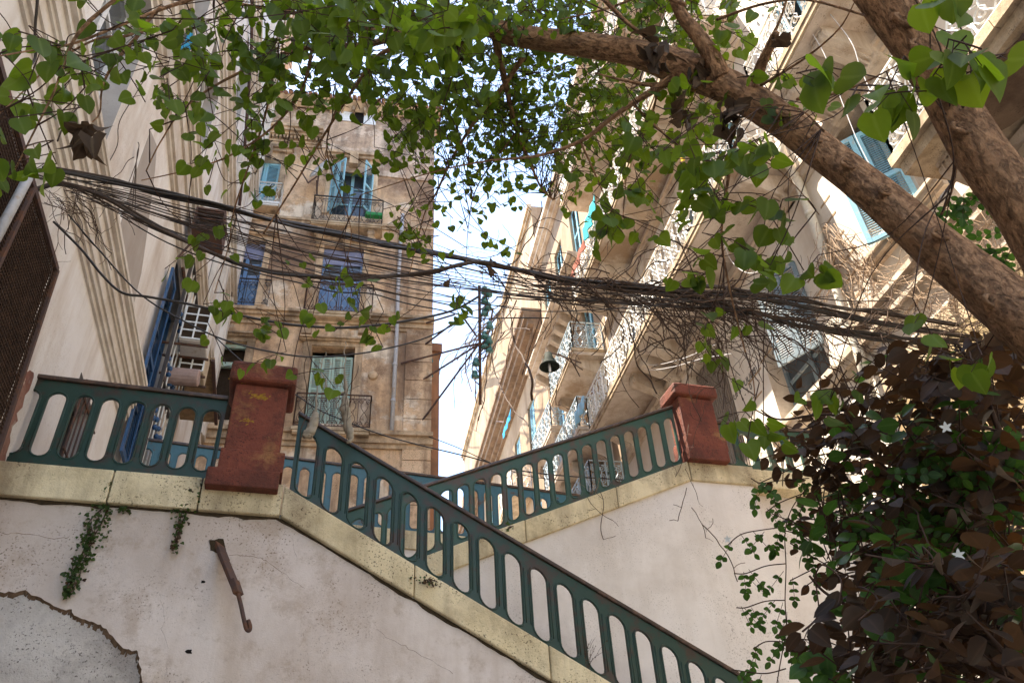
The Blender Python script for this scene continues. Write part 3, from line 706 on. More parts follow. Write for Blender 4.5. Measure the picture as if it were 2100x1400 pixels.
# ================================================================== MIDDLE BUILDING
mb_ = thing('ochre_building', FM.pt(-.5, 0), 'peeling ochre apartment house with blue shutters closing the street', 'building')
def mpx(x0, x1, y0, y1, off=0):
    u0 = (FM.px(x0[0], y0, off)[0]+FM.px(x0[1], y1, off)[0])/2; u1 = (FM.px(x1[0], y0, off)[0]+FM.px(x1[1], y1, off)[0])/2
    zt = FM.px((x0[0]+x1[0])/2, y0, off)[1]; zb = FM.px((x0[1]+x1[1])/2, y1, off)[1]
    return u0, u1, zb, zt
D1 = mpx((686, 672), (766, 755), 345, 442); D2 = mpx((664, 650), (748, 735), 508, 637); D3 = mpx((640, 620), (728, 716), 712, 868)
def lcol(d): return (-3.55, -2.62, d[2], d[3])
L1, L2, L3 = lcol(D1), lcol(D2), lcol(D3)
AT = mpx((722, 720), (747, 745), 223, 252)
mh = [(*D1, .32), (*D2, .28), (*D3, .3), (*L1, .3), (*L2, .28), (*L3, .35), (*AT, .3)]
zc = FM.px(640, 290)[1]
facade(FM, -4.6, 2.45, 0, 25.0, mh, M['ochrewall'], mb_, 'wall', 5)
# weathered top storey skin
q = MB(); q.fpoly(FM, [(-1.2, 21.9), (2.44, 21.75), (2.44, 24.99), (-4.6, 24.99), (-4.6, 23.0), (-1.2, 23.0), ], 0, .05)
zat = AT
q.build('top_storey_render', M['ochretop'], mb_)
# attic shutters, set proud of the render
for (xa, xb, y0, y1) in (((697, 697), (722, 722), 220, 248), ((747, 746), (772, 771), 226, 256)):
    a = mpx(xa, xb, y0, y1, .07); f = MB(); f.fbox(FM, a[0], a[1], a[2], a[3], .06, .085); s_ = f.build('shutter', M['whitepaint'], mb_)
    f = MB(); f.fbox(FM, a[0]+.06, a[1]-.06, a[2]+.08, a[3]-.08, .086, .095); f.build('panel', M['whitepaint'], s_)
a = mpx((722, 721), (747, 746), 223, 252, .06); f = MB(); f.fbox(FM, a[0], a[1], a[2], a[3], .051, .058); f.build('attic_opening', M['dark'], mb_)
# roof tiles
f = MB()
for k in range(44):
    u = -4.7+k*.17; f.tube([FM.pt(u, 25.3+R.uniform(-.02, .02), .5+R.uniform(-.04, .05)), FM.pt(u, 26.6, -1.8)], [.085, .075], 7)
ro = f.build('roof', M['tile'], mb_)
f = MB(); f.prism([FM.pt(-4.7, 25.0, .12), FM.pt(-4.7, 25.26, .44), FM.pt(-4.7, 26.5, -2)], [FM.pt(2.6, 25.0, .12), FM.pt(2.6, 25.26, .44), FM.pt(2.6, 26.5, -2)]); f.build('eaves_board', M['ochretrim'], ro)
for k in range(18):
    f = MB(); f.fbox(FM, -4.5+k*.4, -4.42+k*.4, 24.9, 25.1, .05, .3); f.build('rafter_end', M['ochretrim'], ro)
# dentilled cornice, left part
z = FM.px(590, 300)[1]
profile(FM, -4.6, -1.4, z, [(.12, .06), (.10, .1)], M['ochretrim'], mb_)
f = MB()
for k in range(26): f.fbox(FM, -4.5+k*.12, -4.43+k*.12, z+.225, z+.36, 0, .2)
f.build('dentil', M['ochretrim'], mb_)
profile(FM, -4.6, -1.4, z+.362, [(.1, .25), (.12, .35), (.1, .42), (.2, .3)], M['ochretrim'], mb_)
def surround(d, head=.35, side=.2, key=True):
    q = MB(); q.fbox(FM, d[0]-side, d[0]-.005, d[2], d[3]+.01, 0, .05); q.fbox(FM, d[1]+.005, d[1]+side, d[2], d[3]+.01, 0, .05); q.fbox(FM, d[0]-side, d[1]+side, d[3]+.012, d[3]+head*.6, 0, .06)
    q.fbox(FM, d[0]-side-.1, d[1]+side+.1, d[3]+head*.6+.002, d[3]+head*.8, 0, .16); q.fbox(FM, d[0]-side-.15, d[1]+side+.15, d[3]+head*.8+.002, d[3]+head, 0, .24)
    if key: m = (d[0]+d[1])/2; q.fbox(FM, m-.14, m+.14, d[3]-.06, d[3]+head*.85, .062, .28)
    q.build('window_surround', M['ochretrim'], mb_)
for d in (D1, L1): surround(d, .6)
for d in (D2, L2): surround(d, .3, .18, False)
for d in (D3, L3): surround(d, .22, .22, False)
# doors and shutters
window(FM, D1[0], D1[1], D1[2], D1[3], .32, M['blueshut'], mb_, 2, 2); window(FM, L1[0], L1[1], L1[2], L1[3], .3, M['blueshut'], mb_, 2, 2)
louvre(FM, D1[0], D1[0]+.62, D1[2]+.05, D1[3]-.05, .06, M['blueshut'], mb_, 'shutter', 2, .06, hinge(FM, D1[0], .0, -.75))
louvre(FM, D1[1]-.5, D1[1], D1[2]+.05, D1[3]-.05, .06, M['blueshut'], mb_, 'shutter', 1, .06, hinge(FM, D1[1], .0, 1.0))
louvre(FM, L1[0]+.02, L1[1]-.02, L1[2]+.03, L1[3]-.03, -.1, M['blueshut'], mb_, 'shutter', 2, .06)
for d in (D2, L2):
    window(FM, d[0], d[1], d[2], d[3], .2, M['bluedoor'], mb_, 2, 2)
    f = MB(); 
    for s_ in (0, 1):
        a = d[0]+.08+s_*(d[1]-d[0])/2; b = d[0]-.08+(s_+1)*(d[1]-d[0])/2; f.fbox(FM, a, b, d[2]+.05, d[2]+(d[3]-d[2])*.5, -.165, -.14)
    f.build('door_panel', M['bluedoor'], mb_)
    f = MB(); f.fbox(FM, d[0]+.02, d[1]-.02, d[3]-.62, d[3]-.02, -.16, -.12); f.build('transom_panel', M['lavender'], mb_)
louvre(FM, D3[0]+.03, D3[1]-.03, D3[2]+.03, D3[3]-.25, -.12, M['greenshut'], mb_, 'shutter', 4, .06)
f = MB(); f.fbox(FM, L3[0]+.02, L3[1]-.02, L3[2], L3[3], -.34, -.33); f.build('open_doorway', M['brownint'], mb_)
f = MB(); f.fbox(FM, L3[0], L3[1], L3[3]-.75, L3[3]-.6, -.2, -.1); f.fbox(FM, L3[0], L3[1], L3[3]-.12, L3[3], -.2, -.1); f.fbox(FM, L3[0], L3[0]+.1, L3[2], L3[3]-.76, -.2, -.1); f.fbox(FM, L3[1]-.09, L3[1], L3[2], L3[3]-.76, -.2, -.1); f.build('door_frame', M['greenshut'], mb_)
# balconies
bu0, bz = FM.px(638, 447, .55); bu1 = FM.px(783, 450, .55)[0]
balcony(FM, bu0, bu1, bz-.2, .55, mb_, M['iron'], M['ochretrim'], M['slabedge'], (bu0+.3, bu0+1.1, bu1-.3), .55, FM.px(700, 400, .55)[1]-bz, .16, pw=.34, dense=False, rad=.008, bw=.2)
b0, z0 = FM.px(622, 634, .3); b1 = FM.px(762, 640, .3)[0]
balcony(FM, b0, b1, z0-.22, .34, mb_, M['rust'], M['ochretrim'], M['slabedge'], (), .4, FM.px(690, 578, .3)[1]-z0, .2, pw=.34, dense=False, rad=.008)
b0, z0 = FM.px(600, 872, .3); b1 = FM.px(757, 882, .3)[0]
balcony(FM, b0, b1, z0-.22, .34, mb_, M['rust'], M['ochretrim'], M['slabedge'], (), .4, FM.px(680, 806, .3)[1]-z0, .2, pw=.34, dense=False, rad=.008)
balcony(FM, -3.8, -2.4, L1[2]-.2, .4, mb_, M['whiteiron'], M['ochretrim'], M['whitepaint'], (), .4, .9, .16, pw=.34, dense=False, rad=.008)
scroll_rail(FM.pt(L2[0], L2[2]+.02, .04), FM.pt(L2[1]+.35, L2[2]+.02, .04), .95, M['iron'], mb_, 'railing', .34, .008, False)
# string courses, pilaster with joints, medallion, pipe
zs = FM.px(700, 660)[1]
profile(FM, -4.6, 2.5, zs-.25, [(.1, .06), (.14, .12), (.1, .2), (.1, .28)], M['ochretrim'], mb_)
profile(FM, -4.6, 2.5, FM.px(700, 905)[1]-.2, [(.12, .08), (.2, .16), (.12, .26)], M['ochretrim'], mb_)
profile(FM, -4.6, 2.47, FM.px(760, 470)[1], [(.1, .05), (.1, .1)], M['ochretrim'], mb_)
f = MB()
zq = 8.0
while zq < 21.4:
    h = min(.62, 21.4-zq); f.fbox(FM, 1.72, 2.46, zq+.012, zq+h-.012, 0, .07); zq += .62
f.build('corner_stones', M['ochrewall'], mb_)
f = MB(); f.lathe(FM.P(694, 690, .02), FM.n, [(.36, 0), (.36, .05), (.28, .09), (.2, .05), (.12, .1), (.02, .13)], 18); f.build('ornament', M['ochretrim'], mb_); f = MB(); f.lathe(FM.P(765, 770, .02), FM.n, [(.14, 0), (.12, .06), (.04, .09)], 12); f.build('ornament', M['ochretrim'], mb_)
for x in (630, 745):
    f = MB(); u, z = FM.px(x, 676); f.fbox(FM, u-.13, u+.13, z-.2, z+.2, 0, .12); f.fbox(FM, u-.17, u+.17, z+.2, z+.3, 0, .16); f.build('ornament', M['ochretrim'], mb_)
f = MB(); f.tube([FM.P(826, 440, .12), FM.P(820, 520, .12), FM.P(816, 600, .12), FM.P(815, 655, .12), FM.P(812, 720, .12), FM.P(803, 886, .12)], .06, 8)
for y in (475, 600, 655, 748, 822): f.lathe(FM.P(826-(y-440)*.052, y, .12), (0, 0, 1), [(.075, -.04), (.075, .04)], 10)
f.build('rain_pipe', M['pipe'], mb_, True)
q = MB(); q.lathe(FM.P(655, 345, .5), Vector((-.75, -.6, .3)), [(.02, -.12), (.25, -.09), (.42, .0), (.43, .02), (.25, -.06), (.03, -.09)], 20)
t = thing('satellite_dish', FM.P(648, 380, .3), 'whitish satellite dish on a rusty bracket beside the upper blue shutters', 'satellite dish'); q.build('dish', M['whitepaint'], t, True)
q = MB(); q.bar(FM.P(655, 347, .45), FM.P(650, 385, .3), .05); q.bar(FM.P(650, 362, .4), FM.P(632, 375, .5), .04); q.bar(FM.P(632, 375, .5), FM.P(617, 350, .5), .035); q.bar(FM.P(650, 370, .3), FM.P(650, 400, .02), .05); q.build('bracket', M['rust'], t)
q = MB(); u, z = FM.px(765, 444, .3); q.fbox(FM, u-.25, u+.3, z, z+.14, .18, .38); tag(q.build('planter', simple('bright_green_plastic', (.02, .32, .09), .4), bevel=.03), 'bright green plastic trough on the top floor iron balcony', 'planter')
# side annex
an = thing('side_annex', FM.pt(2.2, 0, -3), 'narrow orange brown house side showing behind the ochre building corner', 'building')
f = MB(); f.box(-.5, 2.88, 19.2, 26, 0, 15.6); f.build('wall', M['pinkbrick'], an)
f = MB(); f.box(-.5, 2.95, 19.1, 26.1, 15.602, 15.9); f.build('roof', M['tile'], an)
f = MB(); f.fbox(FM, -1, 2.75, 0, FM.px(890, 930)[1], -6, -.02); 

# ================================================================== RIGHT BUILDINGS
rb = thing('balcony_building', FR.pt(12, 0), 'cream apartment block with long white wrought iron balconies on the right', 'building')
A0, A1 = 7.45, 16.9
rh = [(8.2, 9.83, 8.02, 10.2, .38), (11.15, 12.75, 6.4, 10.9, .25)]
for z0 in (11.9, 16.3, 20.6):
    for u in (8.3, 10.6, 12.9, 15.0): rh.append((u, u+1.15, z0, z0+2.75, .3))
facade(FR, 7.35, 17.2, 0, 25.5, rh, M['rwall'], rb, 'wall', 7, M['soffit'])
for k, z0 in enumerate((11.9, 16.3, 20.6)):
    for j, u in enumerate((8.3, 10.6, 12.9, 15.0)):
        louvre(FR, u+.02, u+1.13, z0+.02, z0+2.73, -.15, M['greyblue'] if (j+k) % 2 else M['blueshut'], rb, 'shutter', 2, .06)
        q = MB(); q.fbox(FR, u-.18, u-.003, z0, z0+2.9, 0, .06); q.fbox(FR, u+1.153, u+1.33, z0, z0+2.9, 0, .06); q.fbox(FR, u-.24, u+1.39, z0+2.903, z0+3.2, 0, .12); q.build('window_surround', M['rtrim'], rb)
louvre(FR, 8.12, 8.95, 8.4, 10.1, .03, M['greyblue'], rb, 'shutter', 2, .045, hinge(FR, 8.12, .03, .5), .07)
window(FR, 8.2, 9.83, 8.02, 10.2, .38, M['greyblue'], rb)
f = MB()
for k in range(18): f.fbox(FR, 11.2+k*.086, 11.25+k*.086, 6.4, 10.85, -.2, -.16)
f.fbox(FR, 11.15, 12.75, 6.4, 10.9, -.24, -.205); f.build('ribbed_door', simple('grey_brown_door', (.27, .22, .18), .7), rb)
profile(FR, 7.4, 10.1, 8.0-.42, [(.08, .05), (.1, .12), (.08, .17), (.1, .08)], M['rtrim'], rb, 'sill_moulding')
profile(FR, 7.36, 17.2, 11.0, [(.08, .04), (.12, .1), (.06, .16)], M['rtrim'], rb)
profile(FR, 7.36, 17.2, 15.3, [(.08, .04), (.12, .1), (.06, .16)], M['rtrim'], rb)
profile(FR, 7.36, 17.2, 24.9, [(.15, .15), (.2, .3), (.25, .5)], M['rtrim'], rb)
balcony(FR, 7.42, A1, 11.62, 1.08, rb, M['whiteiron'], M['soffit'], M['slabedge'], (7.75, 10.5, 12.55, 13.2, 13.9, 16.3), .62, 1.05, .22, pw=.72, bmat=M['rtrim'], bw=.26, rad=.017)
balcony(FR, 7.42, A1, 15.95, 1.08, rb, M['whiteiron'], M['soffit'], M['slabedge'], (7.75, 10.1, 12.4, 14.8, 16.3), .62, 1.05, .22, pw=.66, bmat=M['rtrim'], bw=.3, rad=.015)
balcony(FR, 7.42, A1, 20.3, 1.08, rb, M['whiteiron'], M['soffit'], M['slabedge'], (7.75, 10.1, 12.4, 14.8), .62, 1.05, .22, pw=.66, bmat=M['rtrim'], bw=.3, rad=.015)
def joints_(F, segs, mat, parent):
    for (xa, ya, xb, yb) in segs:
        q = MB(); ua, za = F.px(xa, ya); ub, zb = F.px(xb, yb); zm = (za+zb)/2; q.fbox(F, min(ua, ub), max(ua, ub), zm-.018, zm+.018, -.002, .006); q.build('render_joint', mat, parent)
joints_(FR, [(1657, 580, 1686, 538), (1670, 616, 1698, 575), (1560, 745, 1600, 690), (1535, 790, 1560, 752), (1548, 822, 1562, 800)], M['groove'], rb)
# near house
nb = thing('corner_house', FR.pt(3, 0), 'sunlit cream house with a crumbling balcony soffit at the right edge', 'building')
nh = [(5.62, 6.52, 8.95, 11.2, .42), (4.3, 5.38, 8.45, 10.4, .3), (2.2, 3.3, 8.45, 11.0, .3), (0.2, 1.6, 8.7, 11.3, .3), (5.2, 6.4, 12.2, 14.8, .3), (4.7, 5.9, 4.2, 6.6, .3)]
facade(FR, -6, 7.3, 0, 22, nh, M['rwall'], nb, 'wall', 7, M['soffit'])
louvre(FR, 5.65, 6.5, 9.0, 11.15, -.38, M['greyblue'], nb, 'shutter', 2, .05)
louvre(FR, 2.22, 3.28, 8.47, 10.98, -.1, M['blueshut'], nb, 'shutter', 2, .05); window(FR, 4.3, 5.38, 8.45, 10.4, .3, M['whitepaint'], nb); louvre(FR, .22, 1.58, 8.72, 11.28, -.1, M['blueshut'], nb, 'shutter', 2, .05); louvre(FR, 5.22, 6.38, 12.22, 14.78, -.1, M['blueshut'], nb, 'shutter', 2, .05)
window(FR, 4.7, 5.9, 4.2, 6.6, .3, M['greyblue'], nb)
# half open sky blue leaves above the trunk
zt = FR.px(1760, 275)[1]
uh = 5.15
louvre(FR, 5.4, 6.2, 8.35, 10.25, .03, M['blueshut'], nb, 'shutter', 2, .04, hinge(FR, 5.4, .03, .76), .07)
profile(FR, 5.0, 6.75, 8.72-.2, [(.06, .06), (.07, .13), (.05, .17)], M['rtrim'], nb, 'sill_moulding')
profile(FR, -6, 7.3, 7.62, [(.1, .06), (.12, .14), (.12, .09), (.08, .2)], M['rtrim'], nb)
profile(FR, -6, 7.3, 6.9, [(.35, .04)], M['slabedge'], nb, 'band')
ob = MB(); ob.fbox(FR, -6, 7.3, 4.0, 6.89, 0, .035); ob.build('ochre_band', plaster('mustard_wall', (.40, .30, .17), (.36, .27, .15), (.2, .13, .07), .5, 1, .3, .3, .5), nb)
zC = 8.1
b = MB(); b.fbox(FR, -1.0, 4.62, zC, zC+.16, 0, 1.02); bo = b.build('balcony', M['slabedge'], nb)
b = MB(); b.fpoly(FR, [(2.9, zC+.161), (4.66, zC+.161), (4.66, zC+.30), (2.9, zC+.30)], 0, 1.1); b.fbox(FR, -1.0, 2.89, zC+.161, zC+.30, 0, 1.1); b.build('slab_edge', M['slabedge'], bo)
b = MB()
outl = []
for k in range(26):
    a = k/26*2*PI; rr = 1+.28*noise.noise(Vector((math.cos(a)*1.3, math.sin(a)*1.3, 3)))
    outl.append((3.15+math.cos(a)*1.05*rr, .62+math.sin(a)*.36*rr))
b.prism([FR.pt(u, zC-.035, o) for u, o in outl], [FR.pt(u, zC-.002, o) for u, o in outl]); b.build('crumbled_soffit', M['broken'], bo)
b = MB(); b.bar(FR.pt(2.7, zC-.07, .25), FR.pt(2.85, zC-.07, .95), .09, .05); b.build('exposed_beam', M['rust'], bo)
for u in (4.3, 1.9, .2): corbel(FR, u, zC, .75, .5, .28, M['soffit'], bo)
scroll_rail(FR.pt(-1, zC+.3, 1.04), FR.pt(4.6, zC+.3, 1.04), 1.05, M['whiteiron'], bo, 'railing', .5, .014)
scroll_rail(FR.pt(4.6, zC+.3, .02), FR.pt(4.6, zC+.3, 1.04), 1.05, M['whiteiron'], bo, 'railing', .5, .014)
balcony(FR, 1.0, 6.4, 11.55, 1.08, nb, M['whiteiron'], M['soffit'], M['slabedge'], (1.6, 3.4, 5.0, 5.9), .62, 1.05, .22, pw=.62, bmat=M['rtrim'], bw=.3, rad=.014)
balcony(FR, 1.0, 6.4, 15.95, 1.08, nb, M['whiteiron'], M['soffit'], M['slabedge'], (1.6, 3.4, 5.0, 5.9), .62, 1.05, .22, pw=.66, bmat=M['rtrim'], bw=.3, rad=.015)
profile(FR, 4.3, 7.3, 11.0, [(.08, .04), (.12, .1), (.06, .16)], M['rtrim'], nb)
joints_(FR, [(1688, 470, 1714, 434), (1684, 428, 1701, 399), (1710, 504, 1730, 470), (1720, 544, 1758, 508), (1736, 582, 1760, 545), (1755, 613, 1770, 587), (1640, 905, 1670, 865), (1700, 820, 1735, 775)], M['groove'], nb)
f = MB(); f.tube([FR.P(1598, 290, .3), FR.P(1607, 322, .25), FR.P(1622, 340, .16), FR.P(1640, 380, .13), FR.P(1695, 530, .13), FR.P(1760, 720, .13), FR.P(1800, 860, .13)], .075, 10)
for x, y in ((1622, 342), (1662, 440), (1694, 528), (1738, 655)): f.lathe(FR.P(x, y, .13), (0, 0, 1), [(.09, -.04), (.09, .04)], 10)
f.build('rain_pipe', M['creampipe'], nb, True)
# painted lettering on the wall
def letters(txt, px, py, size, parent, mat):
    cu = bpy.data.curves.new('letters', 'FONT'); cu.body = txt; cu.size = size; cu.extrude = .002
    ob_ = bpy.data.objects.new('tmp', cu); COL.objects.link(ob_); dg = bpy.context.evaluated_depsgraph_get(); me = bpy.data.meshes.new_from_object(ob_.evaluated_get(dg)); bpy.data.objects.remove(ob_)
    p = FR.P(px, py, .005); x = -FR.d.normalized(); z_ = Vector((0, 0, 1)); y = FR.n
    mt = Matrix((x, z_, y)).transposed().to_4x4(); mt.translation = p; me.transform(mt)
    me.materials.clear(); me.materials.append(mat); o = bpy.data.objects.new('wall_lettering', me); COL.objects.link(o); o.parent = parent; o.matrix_parent_inverse = Matrix.Translation(-parent.location)
letters('UI S TUUU8', 1506, 822, .19, rb, M['letters']); letters('L - 1 0', 1522, 822, .17, rb, M['letters'])

# middle right house (stone consoles, blue railings)
r2 = thing('console_house', FR.pt(20, 0), 'old stone house with carved scroll consoles and pale blue railings beyond the cream block', 'building')
h2 = []
for z0 in (10.8, 15.4, 20.0):
    for u in (18.2, 20.6, 22.6): h2.append((u, u+1.1, z0, z0+2.7, .3))
facade(FR, 17.25, 24.4, 0, 24.6, h2, M['farwall'], r2, 'wall', 7)
for a in h2: louvre(FR, a[0]+.02, a[1]-.02, a[2]+.02, a[3]-.02, -.12, M['blueshut'], r2, 'shutter', 2, .08)
balcony(FR, 17.6, 20.6, 14.9, 1.05, r2, M['blueiron'], M['soffit'], M['slabedge'], (18.0, 20.2), .6, 1.0, .22, pw=.6, bmat=M['rtrim'], rad=.015)
balcony(FR, 21.2, 24.2, 14.3, .95, r2, M['blueiron'], M['soffit'], M['rtrim'], (21.4, 22.6, 23.8), .7, 1.0, .25, pw=.6, bmat=M['rtrim'], rad=.015)
balcony(FR, 18.0, 22.6, 12.4, 1.0, r2, M['blueiron'], M['soffit'], M['rtrim'], (18.3, 19.8, 21.2, 22.3), .8, 1.0, .25, pw=.6, bmat=M['rtrim'], rad=.015)
balcony(FR, 17.6, 22.4, 10.1, 1.0, r2, M['blueiron'], M['soffit'], M['rtrim'], (18.3, 19.8, 21.2), .8, 1.0, .25, pw=.6, bmat=M['rtrim'], rad=.015)
profile(FR, 17.3, 24.4, 18.2, [(.12, .1), (.12, .25), (.15, .55), (.15, .75), (.1, .9)], M['rtrim'], r2)
for k in range(11): corbel(FR, 17.6+k*.64, 18.44, .6, .55, .22, M['rtrim'], r2)
profile(FR, 17.3, 24.4, 24.2, [(.15, .15), (.2, .3), (.2, .45)], M['rtrim'], r2)
f = MB(); f.fbox(FR, 22.2, 24.3, 24.6, 26.6, -2, -.3); f.build('chimney', M['pinkbrick'], r2)
f = MB(); f.fbox(FR, 22.1, 24.4, 26.602, 26.9, -2.1, -.2); f.build('chimney_cap', M['tile'], r2)
# far house
r3 = thing('far_house', FR.pt(34, 0), 'sunlit ochre house with a brown eaves band closing the right side of the street', 'building')
h3 = []
for z0 in (12.2, 17.0, 8):
    for u in (27.0, 30.2, 34, 38, 42): h3.append((u, u+1.3, z0, z0+2.6, .3))
facade(FR, 24.5, 49.5, 0, 28.6, h3, M['farwall'], r3, 'wall', 9)
for a in h3: louvre(FR, a[0]+.02, a[1]-.02, a[2]+.02, a[3]-.02, -.12, M['blueshut'], r3, 'shutter', 2, .12)
profile(FR, 24.5, 49.5, 21.0, [(.2, .15), (.25, .35), (.3, .6), (.35, .75), (.2, .85)], M['broken'], r3, 'eaves_band')
profile(FR, 24.5, 49.6, 28.3, [(.2, .1), (.25, .2)], M['slabedge'], r3)
f = MB(); f.fbox(FR, 49.5, 52.5, 0, 26.5, -5, -.2); f.build('end_wall', M['pinkbrick'], r3)
for (ya, yb, zb) in ((28.5, 31.5, 15.6), (33, 36.5, 14.2)):
    balcony(FR, ya, yb, zb, .9, r3, M['whiteiron'] if ya < 30 else M['iron'], M['slabedge'], M['slabedge'], (), .6, 1.0, .25, pw=.5, dense=False, rad=.014)

# ---- washing and cloths
def cloth(F, pxs, off, mat, label, name='cloth', wav=.05):
    us = [F.px(x, y, off) for x, y in pxs]; u0 = min(q[0] for q in us); u1 = max(q[0] for q in us); z0 = min(q[1] for q in us); z1 = max(q[1] for q in us)
    mb = MB(); nx, nz = 12, 10; ph = R.uniform(0, 6)
    for layer in (0, .012):
        for j in range(nz+1):
            for i in range(nx+1):
                t = i/nx; v = j/nz; u = u0+(u1-u0)*(t+(.5-t)*.18*v*math.sin(ph)); z = z1-(z1-z0)*v*(1-.1*abs(math.sin(ph+t*5)))
                mb.v.append(F.pt(u, z, off-layer+wav*math.sin(t*17+ph+v*1.2)*(.4+v*.6)))
    s = (nx+1)*(nz+1)
    for j in range(nz):
        for i in range(nx):
            a = j*(nx+1)+i; mb.f.append((a, a+1, a+nx+2, a+nx+1)); mb.f.append((s+a, s+a+nx+1, s+a+nx+2, s+a+1))
    b = [i for i in range(nx+1)]; bot = [nz*(nx+1)+i for i in range(nx+1)]
    for k in range(nx): mb.f.append((b[k], s+b[k], s+b[k+1], b[k+1])); mb.f.append((bot[k], bot[k+1], s+bot[k+1], s+bot[k]))
    return tag(mb.build(name, mat, smooth=True), label, 'cloth')
cloth(FR, [(1194, 470), (1225, 430)], 1.16, M['turq'], 'turquoise cloth hung on the upper white balcony rail')
cloth(FR, [(1168, 590), (1196, 490)], 1.17, M['redcloth'], 'brick red cloth hanging over a balcony above the cables')
cloth(FR, [(1396, 335), (1412, 285)], 1.18, M['yellowcloth'], 'yellow cloth hung on a balcony rail behind the leaves')
cloth(FR, [(1545, 60), (1575, 5)], 1.18, M['whitecloth'], 'white sheet draped over the white balcony at the top')
cloth(FR, [(1030, 890), (1049, 850)], .95, M['bluecloth'], 'bright blue cloth drying on a rod below the eaves of the far house', wav=.03)
cloth(FR, [(1180, 880), (1196, 810)], 1.16, M['blueshut'], 'faded blue panel cloth tied behind a balcony railing above the back flight')
q = MB(); q.tube([FR.P(1000, 862, .02), FR.P(1034, 865, 1.0)], .03, 5); tag(q.build('drying_rod', M['rust']), 'rusty rod carrying the bright blue cloth on the far house', 'rod')

# ---- bell shaped lamp
t = thing('street_lamp', FR.P(1128, 745, 1.3), 'dark green bell shaped lamp hanging from a thin bracket under a balcony', 'lamp')
c = EYE+ray(1126, 742)*17.5; sc_ = 17.5/FPX*42
q = MB(); q.lathe(c, (0, 0, -1), [(.02, -.55*sc_), (.18*sc_, -.5*sc_), (.22*sc_, -.2*sc_), (.3*sc_, -.1*sc_), (.3*sc_, .02*sc_), (.48*sc_, .22*sc_), (.5*sc_, .30*sc_), (.44*sc_, .31*sc_), (.36*sc_, .15*sc_), (.05, .1*sc_)], 20); q.build('lamp_shade', M['lampgreen'], t, True)
q = MB(); q.tube([c+Vector((0, 0, -.05*sc_)), c+Vector((0, 0, -.55*sc_))], .03, 8); q.build('bulb', M['whitepaint'], t, True)
e = FR.P(1205, 748, .1)
q = MB(); q.tube([c+Vector((0, 0, .55*sc_)), c+Vector((0, 0, .62*sc_)), e], .022, 6); q.tube([c+Vector((0, 0, .62*sc_))+(e-c)*.2, e+Vector((0, 0, -.35))], .016, 5); q.build('bracket', M['rust'], t, True)

# ---- mast with struts and insulators
DM = 21.5
def mp(x, y, d=DM): return EYE+ray(x, y)*d
ut = thing('utility_mast', mp(986, 800), 'rusty steel mast with glass insulators braced from the ochre building', 'mast')
q = MB(); q.tube([mp(985, 830), mp(984, 700), mp(983, 585)], .042, 8); q.build('mast', M['rust'], ut)
for (a, b) in (((982, 704), (822, 745)), ((981, 706), (868, 778)), ((980, 708), (866, 862)), ((932, 645), (868, 664)), ((946, 650), (872, 706)), ((978, 690), (948, 648))):
    q = MB(); A_ = mp(*a); B_ = FM.P(min(b[0], 888), b[1], .05) if b[0] < 900 else mp(*b); q.bar(A_, B_, .038, .038); q.build('strut', M['rust'], ut)
for (x, y) in ((994, 595), (1002, 600), (994, 615), (1001, 628), (1004, 667), (994, 640), (994, 687), (1003, 697), (994, 707), (1003, 715), (976, 742), (974, 768), (881, 735), (881, 765)):
    p = mp(x, y) if x > 900 else FM.P(x, y, -.8)
    q = MB(); q.lathe(p, (0, 0, -1), [(.03, -.13), (.07, -.11), (.085, -.03), (.07, -.01), (.1, .03), (.11, .1), (.06, .11), (.02, .12)], 10); q.build('insulator', M['insul'], ut, True)
    if x > 900:
        q = MB(); q.tube([p+Vector((0, 0, -.1)), p+Vector((0, 0, -.22)), mp(984, y+22)], .018, 5); q.build('insulator_hook', M['rust'], ut)

# ================================================================== CABLES
def smooth(pts, n=6):
    out = []; P = [Vector(p) for p in pts]
    for k in range(len(P)-1):
        a = P[max(k-1, 0)]; b = P[k]; c = P[k+1]; d = P[min(k+2, len(P)-1)]
        for j in range(n):
            t = j/n; out.append(.5*((2*b)+(c-a)*t+(2*a-5*b+4*c-d)*t*t+(3*b-a-3*c+d)*t*t*t))
    out.append(P[-1]); return out
def cab(pxs, r, off=0, jit=0, F=FC, n=6, dep=None):
    pts = []
    ph = R.uniform(0, 9)
    for k, (x, y) in enumerate(pxs):
        o = off+(dep or 0)*math.sin(k*.9+ph)
        pts.append(F.P(x+R.uniform(-jit, jit), y+R.uniform(-jit, jit), o))
    return smooth(pts, n), r
MAIN = [(-40, 352), (60, 345), (130, 350), (240, 372), (330, 396), (430, 420), (520, 440), (610, 462), (700, 481), (790, 500), (870, 515), (1000, 541), (1100, 562), (1170, 573), (1280, 586), (1400, 595), (1500, 604), (1600, 621), (1700, 641), (1800, 660), (1900, 678), (2010, 692)]
SEC = [(-40, 408), (60, 392), (130, 378), (220, 406), (300, 452), (400, 500), (480, 538), (550, 556), (620, 565), (690, 570), (750, 570), (870, 560), (940, 543), (990, 535), (1060, 552), (1150, 575), (1250, 592), (1380, 607)]
LOW = [(1250, 580), (1330, 592), (1400, 606), (1480, 626), (1560, 648), (1640, 664), (1720, 680), (1800, 692), (1880, 700), (1990, 703)]
UPR = [(1400, 588), (1480, 592), (1560, 602), (1640, 615), (1720, 634), (1800, 640), (1880, 650), (1960, 668)]
